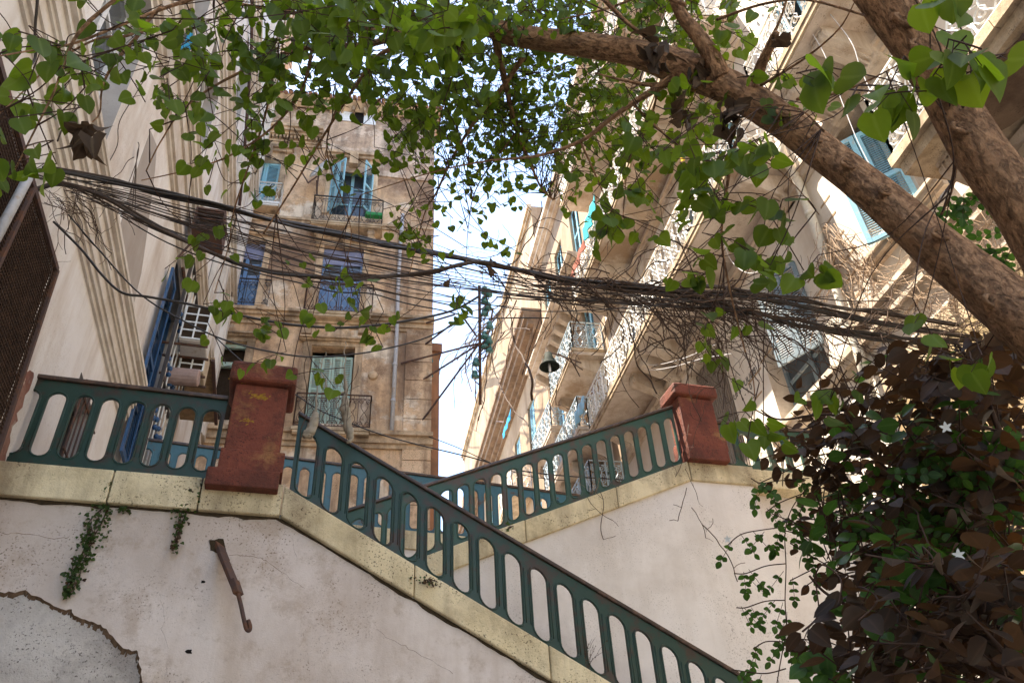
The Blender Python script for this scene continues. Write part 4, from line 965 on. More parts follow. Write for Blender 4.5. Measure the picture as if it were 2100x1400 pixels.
for base, nn, r, j, lab in ((MAIN, 6, .0155, 5.5, 'main black cable bundle sagging right across the street in front of the ochre house'), (SEC, 4, .0135, 3, 'second black cable bundle dipping below the main one before joining it'), (LOW, 6, .016, 7, 'lower cable bundle wrapped in dry vines ending by the red brown bush'), (UPR, 4, .014, 6, 'upper right cable bundle running to the corner house behind the trunk')):
    t = thing('cable_bundle', FC.P(*base[len(base)//2]), lab, 'cable bundle', 'cable bundles across the street')
    for k in range(nn):
        q = MB(); pts, rr = cab(base, r*R.uniform(.6, 1.15), R.uniform(-.03, .03), j, n=5, dep=.02); q.tube(pts, rr, 6); q.build('cable', M['cable' if k % 3 else 'cablebrown'], t, True)
CL = 'thin dark cable of the loose fan strung across the street above the railings'
def cable(pxs, r, label=CL, group='thin cables across the street', mat='cable', off=0, F=FC):
    q = MB(); pts, rr = cab(pxs, r, off, 0, F); q.tube(pts, rr, 5); tag(q.build('cable', M[mat], smooth=True), label, 'cable', group)
def polyy(P, x):
    for (xa, ya), (xb, yb) in zip(P, P[1:]):
        if xa <= x <= xb: return ya+(yb-ya)*(x-xa)/(xb-xa)
    return P[-1][1]
for k in range(24):
    xa, xb = R.uniform(20, 260), R.uniform(850, 1500); w = R.uniform(-.15, 1.35); pts = []; n_ = 13; ph = R.uniform(0, 9)
    for j in range(n_):
        x = xa+(xb-xa)*j/(n_-1); sp_ = 82*math.sin(max(0, min(1, (x-60)/1400))*PI)**.8*(1.15 if x < 700 else 1)
        pts.append((x, polyy(MAIN, x)+12+w*sp_+R.uniform(3, 9)*math.sin(j*.8+ph)*(.5+abs(w-.3))))
    cable(pts, R.choice((.003, .0035, .0045, .005, .0065)), off=R.uniform(-.25, .25), mat=R.choice(['cable', 'cablebrown']))
for k in range(12):
    x0, y0 = R.uniform(980, 1150), R.uniform(560, 615); x1, y1 = R.uniform(1450, 1950), R.uniform(610, 700); s = R.uniform(-8, 18)
    cable([(x0+(x1-x0)*t/8, y0+(y1-y0)*t/8+s*math.sin(t/8*PI)+R.uniform(-4, 4)) for t in range(9)], R.uniform(.004, .008), off=R.uniform(-.2, .2), mat=R.choice(['cable', 'cablebrown']), label='thin dark cable running among dry vines towards the corner house', group='thin cables on the right')
sp = 'single cables'
cable([(110, 455), (165, 510), (210, 565), (250, 600), (300, 608), (380, 622), (470, 642), (560, 660), (620, 668), (700, 672), (770, 667), (850, 655), (930, 636), (985, 606)], .011, 'thick lone cable drooping lowest across the middle windows of the ochre house', sp)
cable([(140, 440), (205, 515), (290, 605), (390, 665), (470, 700), (560, 722), (640, 732), (720, 727), (800, 713), (880, 690), (960, 650)], .007, 'thin lone cable sagging just above the red pillar', sp)
cable([(440, 690), (520, 760), (600, 805), (650, 838), (700, 860), (780, 890), (860, 912), (960, 936), (1070, 965), (1180, 977), (1300, 985), (1420, 1000)], .009, 'dark cable slanting down behind the railings towards the right', sp, off=-3.6)
cable([(880, 895), (940, 918), (1010, 950), (1080, 975), (1160, 985)], .006, 'short thin cable below the slanting dark cable near the far house', sp, off=-3.6)
cable([(78, -10), (72, 60), (72, 120), (48, 145), (22, 180), (10, 205), (12, 245), (0, 262), (-20, 265)], .011, 'black cable looping down the white wall at the upper left corner', sp, off=.12, F=FL)
cable([(400, 270), (470, 300), (560, 325), (640, 350), (760, 400), (870, 455), (960, 510)], .004, 'hair thin cable crossing above the top floor balcony', sp)
cable([(1650, 45), (1690, 110), (1720, 190), (1755, 280), (1790, 350)], .006, 'white cord hanging in front of the balcony soffit at the right', sp, 'whitecloth', .9, FR)
cable([(1695, 20), (1745, 85), (1765, 140), (1800, 220), (1840, 300)], .006, 'second white cord hanging right of the first under the balcony', sp, 'whitecloth', .8, FR)
cable([(1450, 450), (1480, 490), (1500, 535), (1535, 560), (1580, 545), (1610, 530)], .005, 'white cord curving under the long balcony soffit', sp, 'whitecloth', .7, FR)
cable([(1290, 742), (1340, 748), (1400, 735), (1470, 705)], .005, 'white washing line slung under the long balcony', sp, 'whitecloth', .8, FR)
cable([(1290, 745), (1330, 758), (1380, 752), (1440, 735), (1500, 725)], .005, 'lower white washing line slung under the long balcony', sp, 'whitecloth', .8, FR)
for k in range(4): cable([(262+k*5, 380+k*20), (280, 330), (285, 300), (283, 292)], .005, 'grey wire hanging in a knot on the white wall below the grey recess', 'hanging wires on the white wall', 'cablebrown', .05, FL)
cable([(300, 40), (322, 110), (280, 190), (245, 250), (240, 300), (210, 355)], .005, 'grey wire wandering down the white wall beside the grey recess', sp, 'cablebrown', .03, FL)
cable([(205, 170), (165, 215), (135, 250), (118, 290)], .007, 'dark wire curving across the cream moulding', sp, 'cablebrown', .35, FL)

# ================================================================== DRY VINES
def wander(x, y, ang, L, step, turn, grav=0.):
    out = [(x, y)]
    while L > 0:
        ang += R.uniform(-turn, turn); ang += grav*math.sin(PI/2-ang)*.3
        x += math.cos(ang)*step; y += math.sin(ang)*step; out.append((x, y)); L -= step
    return out
def tangle(F, seeds, label, mat='vine', r=(.003, .006), off=(-.2, .2), turn=.5, n2=2, group='dry vine tangles'):
    q = MB()
    for (x, y, ang, L, g) in seeds:
        w = wander(x, y, ang, L, 14, turn, g); o = R.uniform(*off); rr = R.uniform(*r)
        pts = [F.P(a, b, o+.06*math.sin(i*.7)) for i, (a, b) in enumerate(w)]
        q.tube(smooth(pts, 2), rr, 4, False)
        for k in range(n2):
            i = R.randrange(len(w)); b = wander(w[i][0], w[i][1], R.uniform(0, 6.3), L*R.uniform(.12, .3), 9, .6)
            if len(b) > 1: q.tube([F.P(a_, b_, o) for a_, b_ in b], rr*.6, 4, False)
    return tag(q.build('dry_vine', M[mat], smooth=True), label, 'dry vine', group)
def seeds(x0, x1, yf, n, L=(60, 200), a=(-.3, .5), g=.15, jit=18): return [(x, yf(x)+R.uniform(-jit, jit), R.uniform(*a), R.uniform(*L), g) for x in (R.uniform(x0, x1) for _ in range(n))]
line = lambda x: 520+(x-900)*.165
tangle(FC, seeds(900, 1130, line, 26, (80, 220), (-.4, .7)), 'dry vine tangle wound round the cables in front of the pale sky')
tangle(FC, seeds(1080, 1330, lambda x: 585+(x-1100)*.06, 44, (80, 260), (-.4, .7)), 'dry vine tangle knotted below the cables over the blue railings', r=(.003, .008))
tangle(FC, seeds(1300, 1520, lambda x: 600+(x-1300)*.12, 60, (70, 240), (-.3, .9)), 'thick dry vine tangle over the long balcony soffit', r=(.003, .008))
tangle(FC, seeds(1480, 1720, lambda x: 628+(x-1480)*.2, 60, (60, 220), (-.5, .8)), 'dry vine tangle across the grey blue louvres', r=(.0025, .006))
tangle(FC, seeds(1680, 1980, lambda x: 665+(x-1680)*.1, 46, (60, 180), (-.7, .6), .0), 'dry vine tangle reaching the red brown bush', r=(.0025, .006))
tangle(FC, seeds(80, 200, lambda x: 400, 26, (50, 170), (0, 1.6), .3), 'dry vine tangle hanging under the cables by the mesh enclosure', r=(.002, .004))
tangle(FC, seeds(1400, 1560, lambda x: 690, 26, (60, 150), (0, 3.1), .1, 40), 'dry vine loops hanging above the terracotta pillar', r=(.0025, .004))
tangle(FC, [(1430, 690, 1.5, 170, .2), (1470, 700, 1.2, 130, .2), (1110, 620, 1.6, 150, .3), (1180, 640, 1.7, 190, .3), (1245, 640, 1.6, 200, .3), (1290, 660, 1.2, 120, .3), (1150, 620, 2.0, 130, .2), (1330, 690, .5, 150, .1)], 'long single vine strands dangling below the cables', r=(.003, .006), turn=.25)
tangle(FR, [(x, y, R.uniform(1.6, 2.4), R.uniform(90, 220), .1) for x, y in [(R.uniform(1000, 1060), R.uniform(600, 680)) for _ in range(20)]], 'dry vine curtain hanging down the far house front', r=(.02, .045), off=(.3, 2.5), turn=.35)
tangle(FR, [(R.uniform(1685, 1720), R.uniform(455, 520), R.uniform(.7, 1.5), R.uniform(60, 190), .15) for _ in range(34)], 'bleached vine stems clinging to the cream rain pipe', 'vinepale', (.003, .009), (.02, .3), .4)
tangle(FR, [(R.uniform(1740, 1960), R.uniform(520, 650), R.uniform(-1.2, 1.0), R.uniform(50, 130), 0) for _ in range(60)], 'bleached vine mass on the corner house below the trunk', 'vinepale', (.002, .006), (.02, .5), .6)
tangle(FR, [(R.uniform(1930, 2100), R.uniform(420, 600), R.uniform(0, 6.3), R.uniform(50, 130), 0) for _ in range(110)], 'bleached vine thicket on the wall between the two trunks', 'vinepale', (.002, .006), (.02, .4), .7)
tangle(FBR, [(1412, 870, 1.5, 110, .2), (1405, 960, 1.3, 60, .1), (1445, 830, 1.7, 120, .1), (1408, 1000, 1.9, 60, .1), (1418, 1040, .9, 70, 0), (1440, 1075, .75, 140, 0)], 'thin bare vine trailing down the terracotta pillar and the white wall', r=(.004, .007), off=(.16, .2), turn=.22)
tangle(FB, [(1232, 1010, 1.25, 90, .1), (1205, 1020, 1.0, 60, .1)], 'short bare vine dangling from the back flight coping', r=(.004, .006), off=(.08, .1), turn=.25)
tangle(FF, [(630, 730, 1.8, 180, .1), (640, 760, 1.2, 80, .1), (700, 780, 1.4, 120, .1), (735, 750, 1.5, 90, .1)], 'thin bare vine strand hanging in front of the green louvres', off=(.3, .4), r=(.003, .005), turn=.3)

# rags caught on the vine
def rag(pxs, ws, off, label):
    q = MB(); pts = smooth([FF.P(x, y, off) for x, y in pxs], 6); ww = []
    for k in range(len(pts)):
        t = k/(len(pts)-1)*(len(ws)-1); i = min(int(t), len(ws)-2); ww.append((ws[i]+(ws[i+1]-ws[i])*(t-i))*(1+.35*noise.noise(Vector((k*.9, off*9, 0)))))
    pts = [p+Vector((noise.noise(Vector((k*.5, 1, off)))*.03, noise.noise(Vector((k*.5, 5, off)))*.03, 0)) for k, p in enumerate(pts)]
    q.tube(pts, ww, 9, True, .75, squash=.45); return tag(q.build('hanging_rag', M['rag'], smooth=True), label, 'rag', 'dirty rags hanging over the front railing')
rag([(668, 722), (655, 760), (650, 800), (647, 840), (643, 862), (636, 888), (634, 895)], [.006, .006, .008, .02, .05, .07, .05], .12, 'pale dirty rag hanging from a strand beside the red pillar')
rag([(708, 700), (706, 750), (709, 800), (706, 830), (712, 860), (718, 890), (717, 908)], [.006, .01, .03, .055, .06, .045, .03], .12, 'longer torn rag draped over the slanting handrail')
rag([(655, 740), (668, 790), (690, 808), (712, 800)], [.006, .012, .018, .01], .14, 'thin twisted rag strip linking the two hanging rags')

# ================================================================== WALL HOOK, HOLES
t = thing('iron_hook', FF.P(450, 1120, 0), 'rusted iron bracket with a hooked end sticking out of the stair wall', 'hook')
q = MB(); q.fpx(FF, jag([(430, 1106), (458, 1104), (464, 1128), (446, 1134), (432, 1126), (430, 1106)], 3, 1.5)[:-1], -.02, .008); q.build('wall_socket', M['dirt'], t)
q = MB(); q.bar(FF.P(447, 1112, -.03), FF.P(462, 1150, .12), .075, .04); q.bar(FF.P(455, 1135, .10), FF.P(487, 1212, .30), .085, .035); q.bar(FF.P(480, 1190, .28), FF.P(489, 1218, .31), .10, .05); q.build('flat_bar', M['rust'], t, bevel=.006)
q = MB(); q.tube(smooth([FF.P(486, 1208, .31), FF.P(494, 1240, .34), FF.P(500, 1268, .36), FF.P(505, 1288, .37), FF.P(511, 1292, .37), FF.P(513, 1284, .37), FF.P(509, 1271, .36)], 5), .017, 8); q.build('hook_end', M['rust'], t, True)
for (x, y, r, lab) in ((388, 1335, .022, 'small black hole low in the stair wall'), (416, 1192, .014, 'tiny dark pit in the stair wall left of the iron hook')):
    q = MB(); q.fpx(FF, [(x+r*300*math.cos(a)*(1+.4*math.sin(a*3+x)), y+r*260*math.sin(a)*(1+.3*math.cos(a*2))) for a in [k/12*2*PI for k in range(12)]], -.02, .003); tag(q.build('wall_hole', M['dark']), lab, 'hole', 'holes in the stair wall')

# ================================================================== LEAVES
HEART = ([(.08, -.01), (.28, -.05), (.46, .07), (.53, .27), (.49, .47), (.37, .68), (.18, .87)], [(0, .06), (0, .15), (0, .28), (0, .45), (0, .62), (0, .8), (0, 1.02)])
OVATE = ([(.07, .02), (.23, .12), (.34, .28), (.38, .46), (.33, .65), (.22, .82), (.09, .95)], [(0, 0), (0, .16), (0, .32), (0, .48), (0, .64), (0, .82), (0, 1.02)])
LANCE = ([(.09, .05), (.2, .16), (.24, .3), (.25, .43), (.21, .6), (.15, .78), (.06, .92)], [(0, 0), (0, .16), (0, .32), (0, .48), (0, .64), (0, .82), (0, 1.02)])
def add_leaf(mb, p, td, nd, size, shape=HEART, fold=.25, curl=.25, rnd=None, jit=.025):
    td = td.normalized(); nd = (nd-td*nd.dot(td))
    nd = nd.normalized() if nd.length > 1e-4 else td.orthogonal().normalized()
    sd = td.cross(nd); i = len(mb.v); rnd = R.random() if rnd is None else rnd; vals = []
    sx = size*R.uniform(.88, 1.15); tw = R.uniform(-.25, .25); cs = R.uniform(-.18, .18)
    def put(x, y, mid):
        z = fold*abs(x)-curl*y*y+tw*x*y
        mb.v.append(p+td*(y*size)+sd*((x+cs*y*y)*sx)+nd*(z*size)); vals.append(1. if mid else 0.)
    for x, y in shape[1]: put(x, y, True)
    for s in (1, -1):
        for x, y in shape[0]: put(s*x*(1+R.uniform(-jit, jit)*1.5), y+R.uniform(-jit, jit), False)
    m = len(shape[0]); mb.attr('rnd', i, [rnd]*(3*m)); mb.attr('vein', i, vals)
    for k in range(m-1):
        mb.f.append((i+k, i+m+k, i+m+1+k, i+k+1)); mb.f.append((i+k, i+k+1, i+2*m+1+k, i+2*m+k))
def rdir(): 
    while True:
        v = Vector((R.uniform(-1, 1), R.uniform(-1, 1), R.uniform(-1, 1)))
        if .05 < v.length < 1: return v.normalized()

# ================================================================== TREE
tree = thing('tree', (2.6, 1.2, 0), 'large brown barked tree with heart shaped leaves leaning across the picture from the right', 'tree')
def limb(pxd, name, r, n=14, wob=.05, sub=8, extra=None):
    pts = [at(x, y, d) for x, y, d in pxd]
    if extra: pts = [Vector(e) for e in extra]+pts
    s = smooth(pts, sub); rr = []
    for k in range(len(s)):
        t = k/(len(s)-1)*(len(r)-1); i = min(int(t), len(r)-2); rr.append(r[i]+(r[i+1]-r[i])*(t-i))
    q = MB(); q.tube(s, rr, n, True, wob, True); q.build(name, M['bark'], tree, True); return s
T1 = [(2350, 840, 2.35), (2200, 728, 2.45), (2040, 605, 2.6), (1900, 488, 2.75), (1750, 362, 2.95), (1600, 246, 3.15), (1490, 178, 3.3), (1400, 140, 3.45), (1300, 108, 3.6), (1180, 90, 3.75), (1060, 73, 3.9), (1005, 58, 3.97)]
T2 = [(2350, 800, 2.1), (2240, 640, 2.15), (2110, 440, 2.2), (2002, 300, 2.27), (1916, 150, 2.35), (1814, 0, 2.42), (1750, -90, 2.5), (1680, -220, 2.65)]
b0 = at(2350, 830, 2.25); base = [(b0.x+.35, b0.y-.25, 0), (b0.x+.22, b0.y-.15, .9)]
br_pts = []
s1 = limb(T1, 'limb', [.14, .115, .10, .088, .077, .069, .062, .061, .068, .074, .058, .053, .052, .044], 20, .07, 10, base); br_pts += s1[95:]
s2 = limb(T2, 'limb', [.14, .115, .09, .077, .064, .059, .057, .059, .058, .055], 20, .07, 10, base)
# knots
for (x, y, d, r) in ((1608, 232, 3.08, .024), (1672, 282, 2.99, .024), (1740, 336, 2.90, .022), (1815, 392, 2.80, .018), (1928, 480, 2.65, .022), (2040, 618, 2.52, .026), (1862, 42, 2.35, .028), (1945, 195, 2.27, .03), (1890, 96, 2.32, .024), (1970, 262, 2.22, .02), (1340, 122, 3.53, .018), (1180, 92, 3.70, .014)):
    kb = MB(); c = at(x, y, d); n_ = (EYE-c).normalized(); ring = []
    for k in range(13): a = k/12*2*PI; ring.append(c+Vector((math.cos(a)*r*1.2, 0, math.sin(a)*r*.8)))
    kb.tube(ring, [r*.32*(1+.3*math.sin(k*2.1+x)) for k in range(13)], 6, False, .3, True)
    ring2 = [c+n_*-.0+Vector((math.cos(k/8*2*PI)*r*.5, 0, math.sin(k/8*2*PI)*r*.3)) for k in range(9)]; kb.tube(ring2, [r*.3]*9, 5, False, .3, True); kb.build('knot', M['bark'], tree, True)
# smaller branches: px polyline + slant distance start/end + radius start/end
BR = [([(1478, 160), (1455, 110), (1425, 65), (1395, 25), (1370, -40)], 3.28, 3.4, .042, .033),
      ([(1552, 165), (1562, 130), (1580, 95), (1592, 68)], 3.2, 3.1, .026, .022),
      ([(1545, 160), (1575, 90), (1600, 40), (1622, -30)], 3.2, 3.3, .012, .006),
      ([(1030, 60), (960, 62), (900, 75), (840, 95), (780, 112), (720, 190), (660, 285), (600, 385), (540, 480)], 3.9, 3.7, .03, .006),
      ([(1010, 55), (930, 40), (860, 60), (760, 90), (690, 95), (600, 105), (470, 160), (380, 220), (330, 290), (300, 350)], 3.95, 3.2, .03, .004),
      ([(1010, 50), (1005, 20), (1008, -40)], 3.97, 4.0, .02, .014),
      ([(1015, 70), (1030, 140), (1045, 210), (1060, 270), (1085, 330), (1110, 385), (1135, 410)], 3.95, 4.1, .022, .008),
      ([(1075, 115), (1030, 180), (980, 240), (930, 320), (895, 395), (870, 440), (840, 560)], 3.9, 4.0, .014, .004),
      ([(1390, 150), (1350, 180), (1300, 210), (1250, 245), (1190, 290), (1100, 320), (1000, 330), (880, 355), (740, 400)], 3.4, 3.5, .018, .003),
      ([(1400, 165), (1340, 175), (1280, 165), (1220, 150)], 3.4, 3.5, .014, .006),
      ([(880, 70), (760, 60), (620, 30), (500, 10), (420, -10)], 3.6, 3.0, .014, .006),
      ([(420, -10), (330, 20), (240, 55), (150, 90), (60, 105), (-30, 120)], 3.0, 2.4, .007, .003),
      ([(330, 15), (270, 70), (200, 80), (110, 130), (30, 205), (-30, 260)], 3.0, 2.4, .006, .002),
      ([(300, 55), (235, 130), (210, 180), (205, 230), (190, 250)], 2.9, 2.6, .006, .003),
      ([(235, 0), (160, 70), (125, 150), (110, 190), (60, 290), (30, 350)], 2.7, 2.4, .006, .003),
      ([(640, 100), (620, 180), (560, 260), (470, 320), (380, 350), (290, 370)], 3.5, 3.2, .008, .003),
      ([(560, 150), (540, 250), (480, 430), (470, 500), (440, 600)], 3.5, 3.6, .006, .003),
      ([(700, 200), (670, 310), (720, 470), (700, 560)], 3.6, 3.7, .005, .002),
      ([(1510, 290), (1495, 360), (1480, 470), (1490, 560), (1520, 690), (1545, 780), (1548, 860)], 3.1, 3.0, .008, .003),
      ([(1690, 270), (1640, 225), (1580, 215), (1550, 225)], 2.7, 2.9, .004, .003),
      ([(1635, 204), (1700, 195), (1760, 175), (1840, 135)], 2.85, 2.5, .006, .004),
      ([(1560, 175), (1650, 120), (1720, 60), (1755, 0)], 3.1, 2.8, .006, .003),
      ([(1470, 40), (1560, 10), (1650, 0), (1750, 25), (1790, 40)], 3.2, 2.7, .006, .006),
      ([(1930, 440), (1955, 380), (1975, 260), (1990, 220)], 2.5, 2.3, .004, .002),
      ([(1405, 10), (1330, -10), (1240, 20), (1150, 40)], 3.3, 3.5, .01, .004),
      ([(1240, 0), (1290, 50), (1360, 100), (1420, 140), (1400, 200)], 3.2, 3.3, .01, .006),
      ([(1190, 290), (1230, 380), (1260, 470), (1180, 590)], 3.6, 3.7, .005, .002),
      ([(1300, 215), (1380, 290), (1450, 330), (1560, 330), (1620, 370), (1680, 440)], 3.3, 2.9, .006, .003),
      ([(1060, 270), (980, 380), (960, 470), (955, 580)], 4.0, 4.1, .005, .002),
      ([(1350, 180), (1330, 260), (1290, 330), (1275, 480)], 3.4, 3.5, .006, .003)]
q = MB()
for pxs, da, db, ra, rb_ in BR:
    m = len(pxs); pts = smooth([at(x, y, da+(db-da)*k/(m-1)) for k, (x, y) in enumerate(pxs)], 6)
    q.tube(pts, [rb_*.6+(ra-rb_*.6)*(1-k/(len(pts)-1))**(2.0 if ra > .02 and rb_ < .01 else 1.3) for k in range(len(pts))], 8 if ra > .012 else 5, True, .12, True); br_pts += pts
q.build('branch', M['bark'], tree, True)
# leaf clusters: px box, number of leaves, slant distance range
CLU = [((-20, -20, 170, 110), 34, 2.3, 2.8), ((60, 60, 330, 180), 52, 2.3, 3.0), ((-20, 100, 120, 360), 26, 2.2, 2.6), ((120, 140, 200, 240), 16, 2.3, 2.7), ((60, 280, 150, 350), 10, 2.2, 2.4),
       ((230, -20, 420, 110), 60, 2.6, 3.2), ((280, 60, 420, 180), 45, 2.7, 3.2), ((400, -20, 620, 120), 110, 3.0, 3.6), ((380, 110, 600, 210), 70, 3.0, 3.6), ((330, 190, 470, 290), 30, 2.9, 3.3), ((430, 200, 640, 300), 45, 3.3, 3.7),
       ((600, -20, 1000, 100), 330, 2.9, 4.2), ((580, 80, 800, 190), 120, 3.2, 4.2), ((780, 90, 1000, 200), 150, 3.2, 4.5), ((700, -20, 960, 80), 50, 2.3, 2.7),
       ((980, -20, 1400, 60), 190, 3.6, 4.6), ((1000, 90, 1290, 200), 190, 4.0, 5.2), ((1180, 60, 1420, 110), 50, 3.9, 4.6), ((1280, 130, 1430, 220), 40, 3.0, 3.8), ((1400, -20, 1530, 130), 60, 3.3, 4.0),
       ((600, 180, 690, 250), 26, 3.4, 4.0), ((785, 190, 870, 260), 26, 3.4, 4.0), ((830, 190, 1060, 300), 130, 3.8, 4.8), ((1000, 190, 1280, 300), 190, 4.0, 5.2), ((1220, 200, 1460, 300), 80, 3.2, 4.2), ((840, 290, 1000, 370), 60, 3.8, 4.4), ((950, 300, 1180, 400), 120, 3.8, 4.8), ((1150, 280, 1330, 400), 55, 3.4, 4.2),
       ((480, 290, 620, 400), 26, 3.4, 3.7), ((350, 310, 460, 370), 8, 3.2, 3.4), ((600, 300, 700, 400), 18, 3.6, 3.8), ((740, 300, 840, 390), 16, 3.6, 3.8), ((830, 380, 930, 460), 28, 3.7, 4.0), ((920, 390, 1040, 450), 18, 3.8, 4.1), ((820, 440, 900, 520), 14, 3.7, 3.9), ((860, 470, 905, 500), 6, 3.7, 3.8), ((1010, 470, 1050, 520), 6, 3.6, 3.8),
       ((1220, 360, 1340, 500), 40, 2.9, 3.4), ((1340, 290, 1480, 420), 34, 2.5, 3.0), ((1420, 280, 1580, 440), 38, 2.3, 2.8), ((1390, 460, 1460, 560), 12, 2.4, 2.7), ((1460, 470, 1570, 560), 14, 2.3, 2.6), ((1590, 420, 1690, 560), 18, 2.3, 2.6), ((1560, 130, 1660, 220), 22, 3.0, 3.3), ((1300, 260, 1420, 360), 22, 2.6, 3.0),
       ((1660, 105, 1880, 215), 17, 1.65, 1.9), ((1900, -20, 2010, 130), 14, 1.6, 2.0), ((1920, 90, 1990, 150), 4, 1.7, 1.9),
       ((410, 450, 480, 500), 14, 3.4, 3.6), ((360, 500, 400, 540), 6, 3.3, 3.5), ((390, 560, 410, 585), 4, 3.4, 3.5), ((620, 505, 690, 570), 16, 3.5, 3.7), ((430, 610, 560, 690), 24, 3.3, 3.5), ((540, 600, 570, 650), 5, 3.3, 3.4), ((690, 555, 790, 660), 24, 3.3, 3.6), ((620, 600, 660, 640), 6, 3.4, 3.5), ((690, 640, 730, 690), 5, 3.5, 3.6), ((560, 695, 600, 735), 7, 3.2, 3.3), ((630, 730, 660, 790), 9, 3.4, 3.5), ((520, 735, 555, 745), 3, 3.3, 3.4), ((920, 590, 1000, 640), 9, 3.1, 3.3), ((800, 640, 830, 655), 2, 3.5, 3.6),
       ((1450, 640, 1530, 720), 20, 3.0, 3.2), ((1500, 810, 1570, 870), 8, 2.6, 2.8), ((1530, 830, 1580, 880), 5, 2.6, 2.8), ((1640, 740, 1720, 800), 7, 2.4, 2.6), ((1880, 630, 2010, 730), 12, 2.0, 2.3)]
leaf = MB(); tw = MB(); dead = MB()
bs = br_pts[::2]
def twig_cluster(box, n, d0, d1):
    x0, y0, x1, y1 = box; left = n
    while left > 0:
        x, y, d = R.uniform(x0, x1), R.uniform(y0, y1), R.uniform(d0, d1); p = at(x, y, d)
        k = min(left, R.randint(3, 6)); left -= k
        td = Vector((R.uniform(-1, 1), R.uniform(-1, 1)*.7, R.uniform(-.9, .15))).normalized(); L = R.uniform(.10, .24)*(d/3.2)
        pts = [p+td*(L*(t-.4))+Vector((0, 0, -.12*L*t*t)) for t in (0, .33, .66, 1)]
        near = R.choice(heapq.nsmallest(14, bs, key=lambda q_: (q_-p).length_squared)); dd = (near-p).length
        if dd < .9 and R.random() < (.5 if n > 40 else .85):
            mid = (near+pts[0])/2+Vector((R.uniform(-.12, .12)*dd, R.uniform(-.12, .12)*dd, R.uniform(-.2, .12)*dd)); full = smooth([near, mid, pts[0]], 5)+pts[1:]
            tw.tube(full, [.0024+.0006*dd]*3+[.0018]*(len(full)-3), 4, False)
        else: tw.tube(pts, .0018, 4, False)
        for j in range(k):
            t = (j+.5)/k; q_ = pts[0].lerp(pts[-1], t)
            od = (Vector((R.uniform(-1, 1), R.uniform(-1, 1), R.uniform(-1.5, -.1)))).normalized()
            pe = q_+od*R.uniform(.02, .05); tw.tube([q_, pe], .0011, 3, False)
            nd = rdir()*.9+(EYE-p).normalized()*R.choice((-.8, .8)); ld = (od*.4+Vector((R.uniform(-.75, .75), R.uniform(-.75, .75), -.75))).normalized()
            add_leaf(leaf, pe, ld, nd, R.uniform(.048, .08)*(.95 if d0 < 2 else .76 if d0 < 3 and x0 < 600 else .88 if d0 < 3 else .76 if d0 < 3.5 else .6), HEART, R.uniform(-.1, .45), R.uniform(-.1, .5))
for c in CLU: twig_cluster(c[0], max(2, round(c[1]*(1.2 if c[2] < 1.9 else .62 if c[0][2] < 500 and c[0][3] < 400 else .75 if c[0][2] < 860 and c[0][3] > 200 else 2.7 if c[0][3] < 310 and c[2] >= 3.4 else 1.2 if c[0][3] < 310 else .95))), c[2], c[3])
for (x, y, d, n, s) in ((178, 275, 2.35, 11, .048), (1513, 235, 3.0, 10, .055), (1500, 255, 3.0, 6, .055), (935, 85, 3.7, 14, .08), (945, 95, 3.7, 8, .07), (1345, 95, 3.2, 8, .06), (1350, 130, 3.2, 6, .05), (1390, 220, 3.1, 8, .05), (1440, 150, 3.3, 6, .06), (1600, 85, 3.0, 3, .045), (1400, 240, 3.0, 5, .05), (905, 580, 5.0, 1, .07), (1000, 548, 5, 3, .05), (640, 70, 3.4, 4, .07)):
    for k in range(n):
        p = at(x+R.uniform(-20, 20), y+R.uniform(-22, 22), d+R.uniform(-.04, .04)); add_leaf(dead, p, (rdir()+Vector((0, 0, -.6))).normalized(), rdir(), s*R.uniform(.7, 1.2), HEART, R.uniform(.3, 1.0), R.uniform(.2, .9), jit=.12)
leaf.build('foliage', M['leaf'], tree, True, fix=False); tw.build('twig', M['twig'], tree, True); dead.build('dead_leaves', M['deadleaf'], tree, True, fix=False)

# ================================================================== PURPLE BUSH
bush = thing('bush', at(2050, 1300, 3.2), 'dense bush with dark red brown oval leaves filling the lower right corner', 'bush')
bl = MB(); bt = MB()
STEM = [([(2200, 1600), (2080, 1380), (1980, 1220), (1880, 1100), (1760, 1000), (1650, 930)], 3.2, 3.7, .025, .005), ([(2200, 1600), (2100, 1250), (2010, 1050), (1950, 880), (1900, 740)], 3.2, 3.4, .025, .006), ([(1990, 1240), (1880, 1190), (1760, 1120), (1690, 1060)], 3.0, 3.2, .012, .004), ([(2080, 1400), (1930, 1330), (1800, 1270), (1700, 1220), (1660, 1180)], 2.3, 2.2, .006, .003), ([(1900, 930), (1800, 880), (1700, 850), (1600, 860), (1560, 840)], 3.6, 3.6, .009, .003), ([(1960, 1010), (1860, 990), (1760, 900), (1720, 800), (1690, 770)], 3.6, 3.5, .008, .003), ([(2100, 1000), (2040, 860), (2000, 760), (1960, 700)], 3.0, 3.0, .012, .004), ([(2120, 1420), (2020, 1290), (1960, 1200), (1900, 1150)], 2.4, 2.3, .006, .003)]
bsp = []
for pxs, da, db, ra, rb_ in STEM:
    m = len(pxs); pts = smooth([at(x, y, da+(db-da)*k/(m-1)) for k, (x, y) in enumerate(pxs)], 6); bsp += pts
    bt.tube(pts, [ra+(rb_-ra)*k/(len(pts)-1) for k in range(len(pts))], 6)
gr0 = at(2200, 1600, 3.2); bt.tube([(gr0.x+.1, gr0.y, 0), gr0], .03, 7)
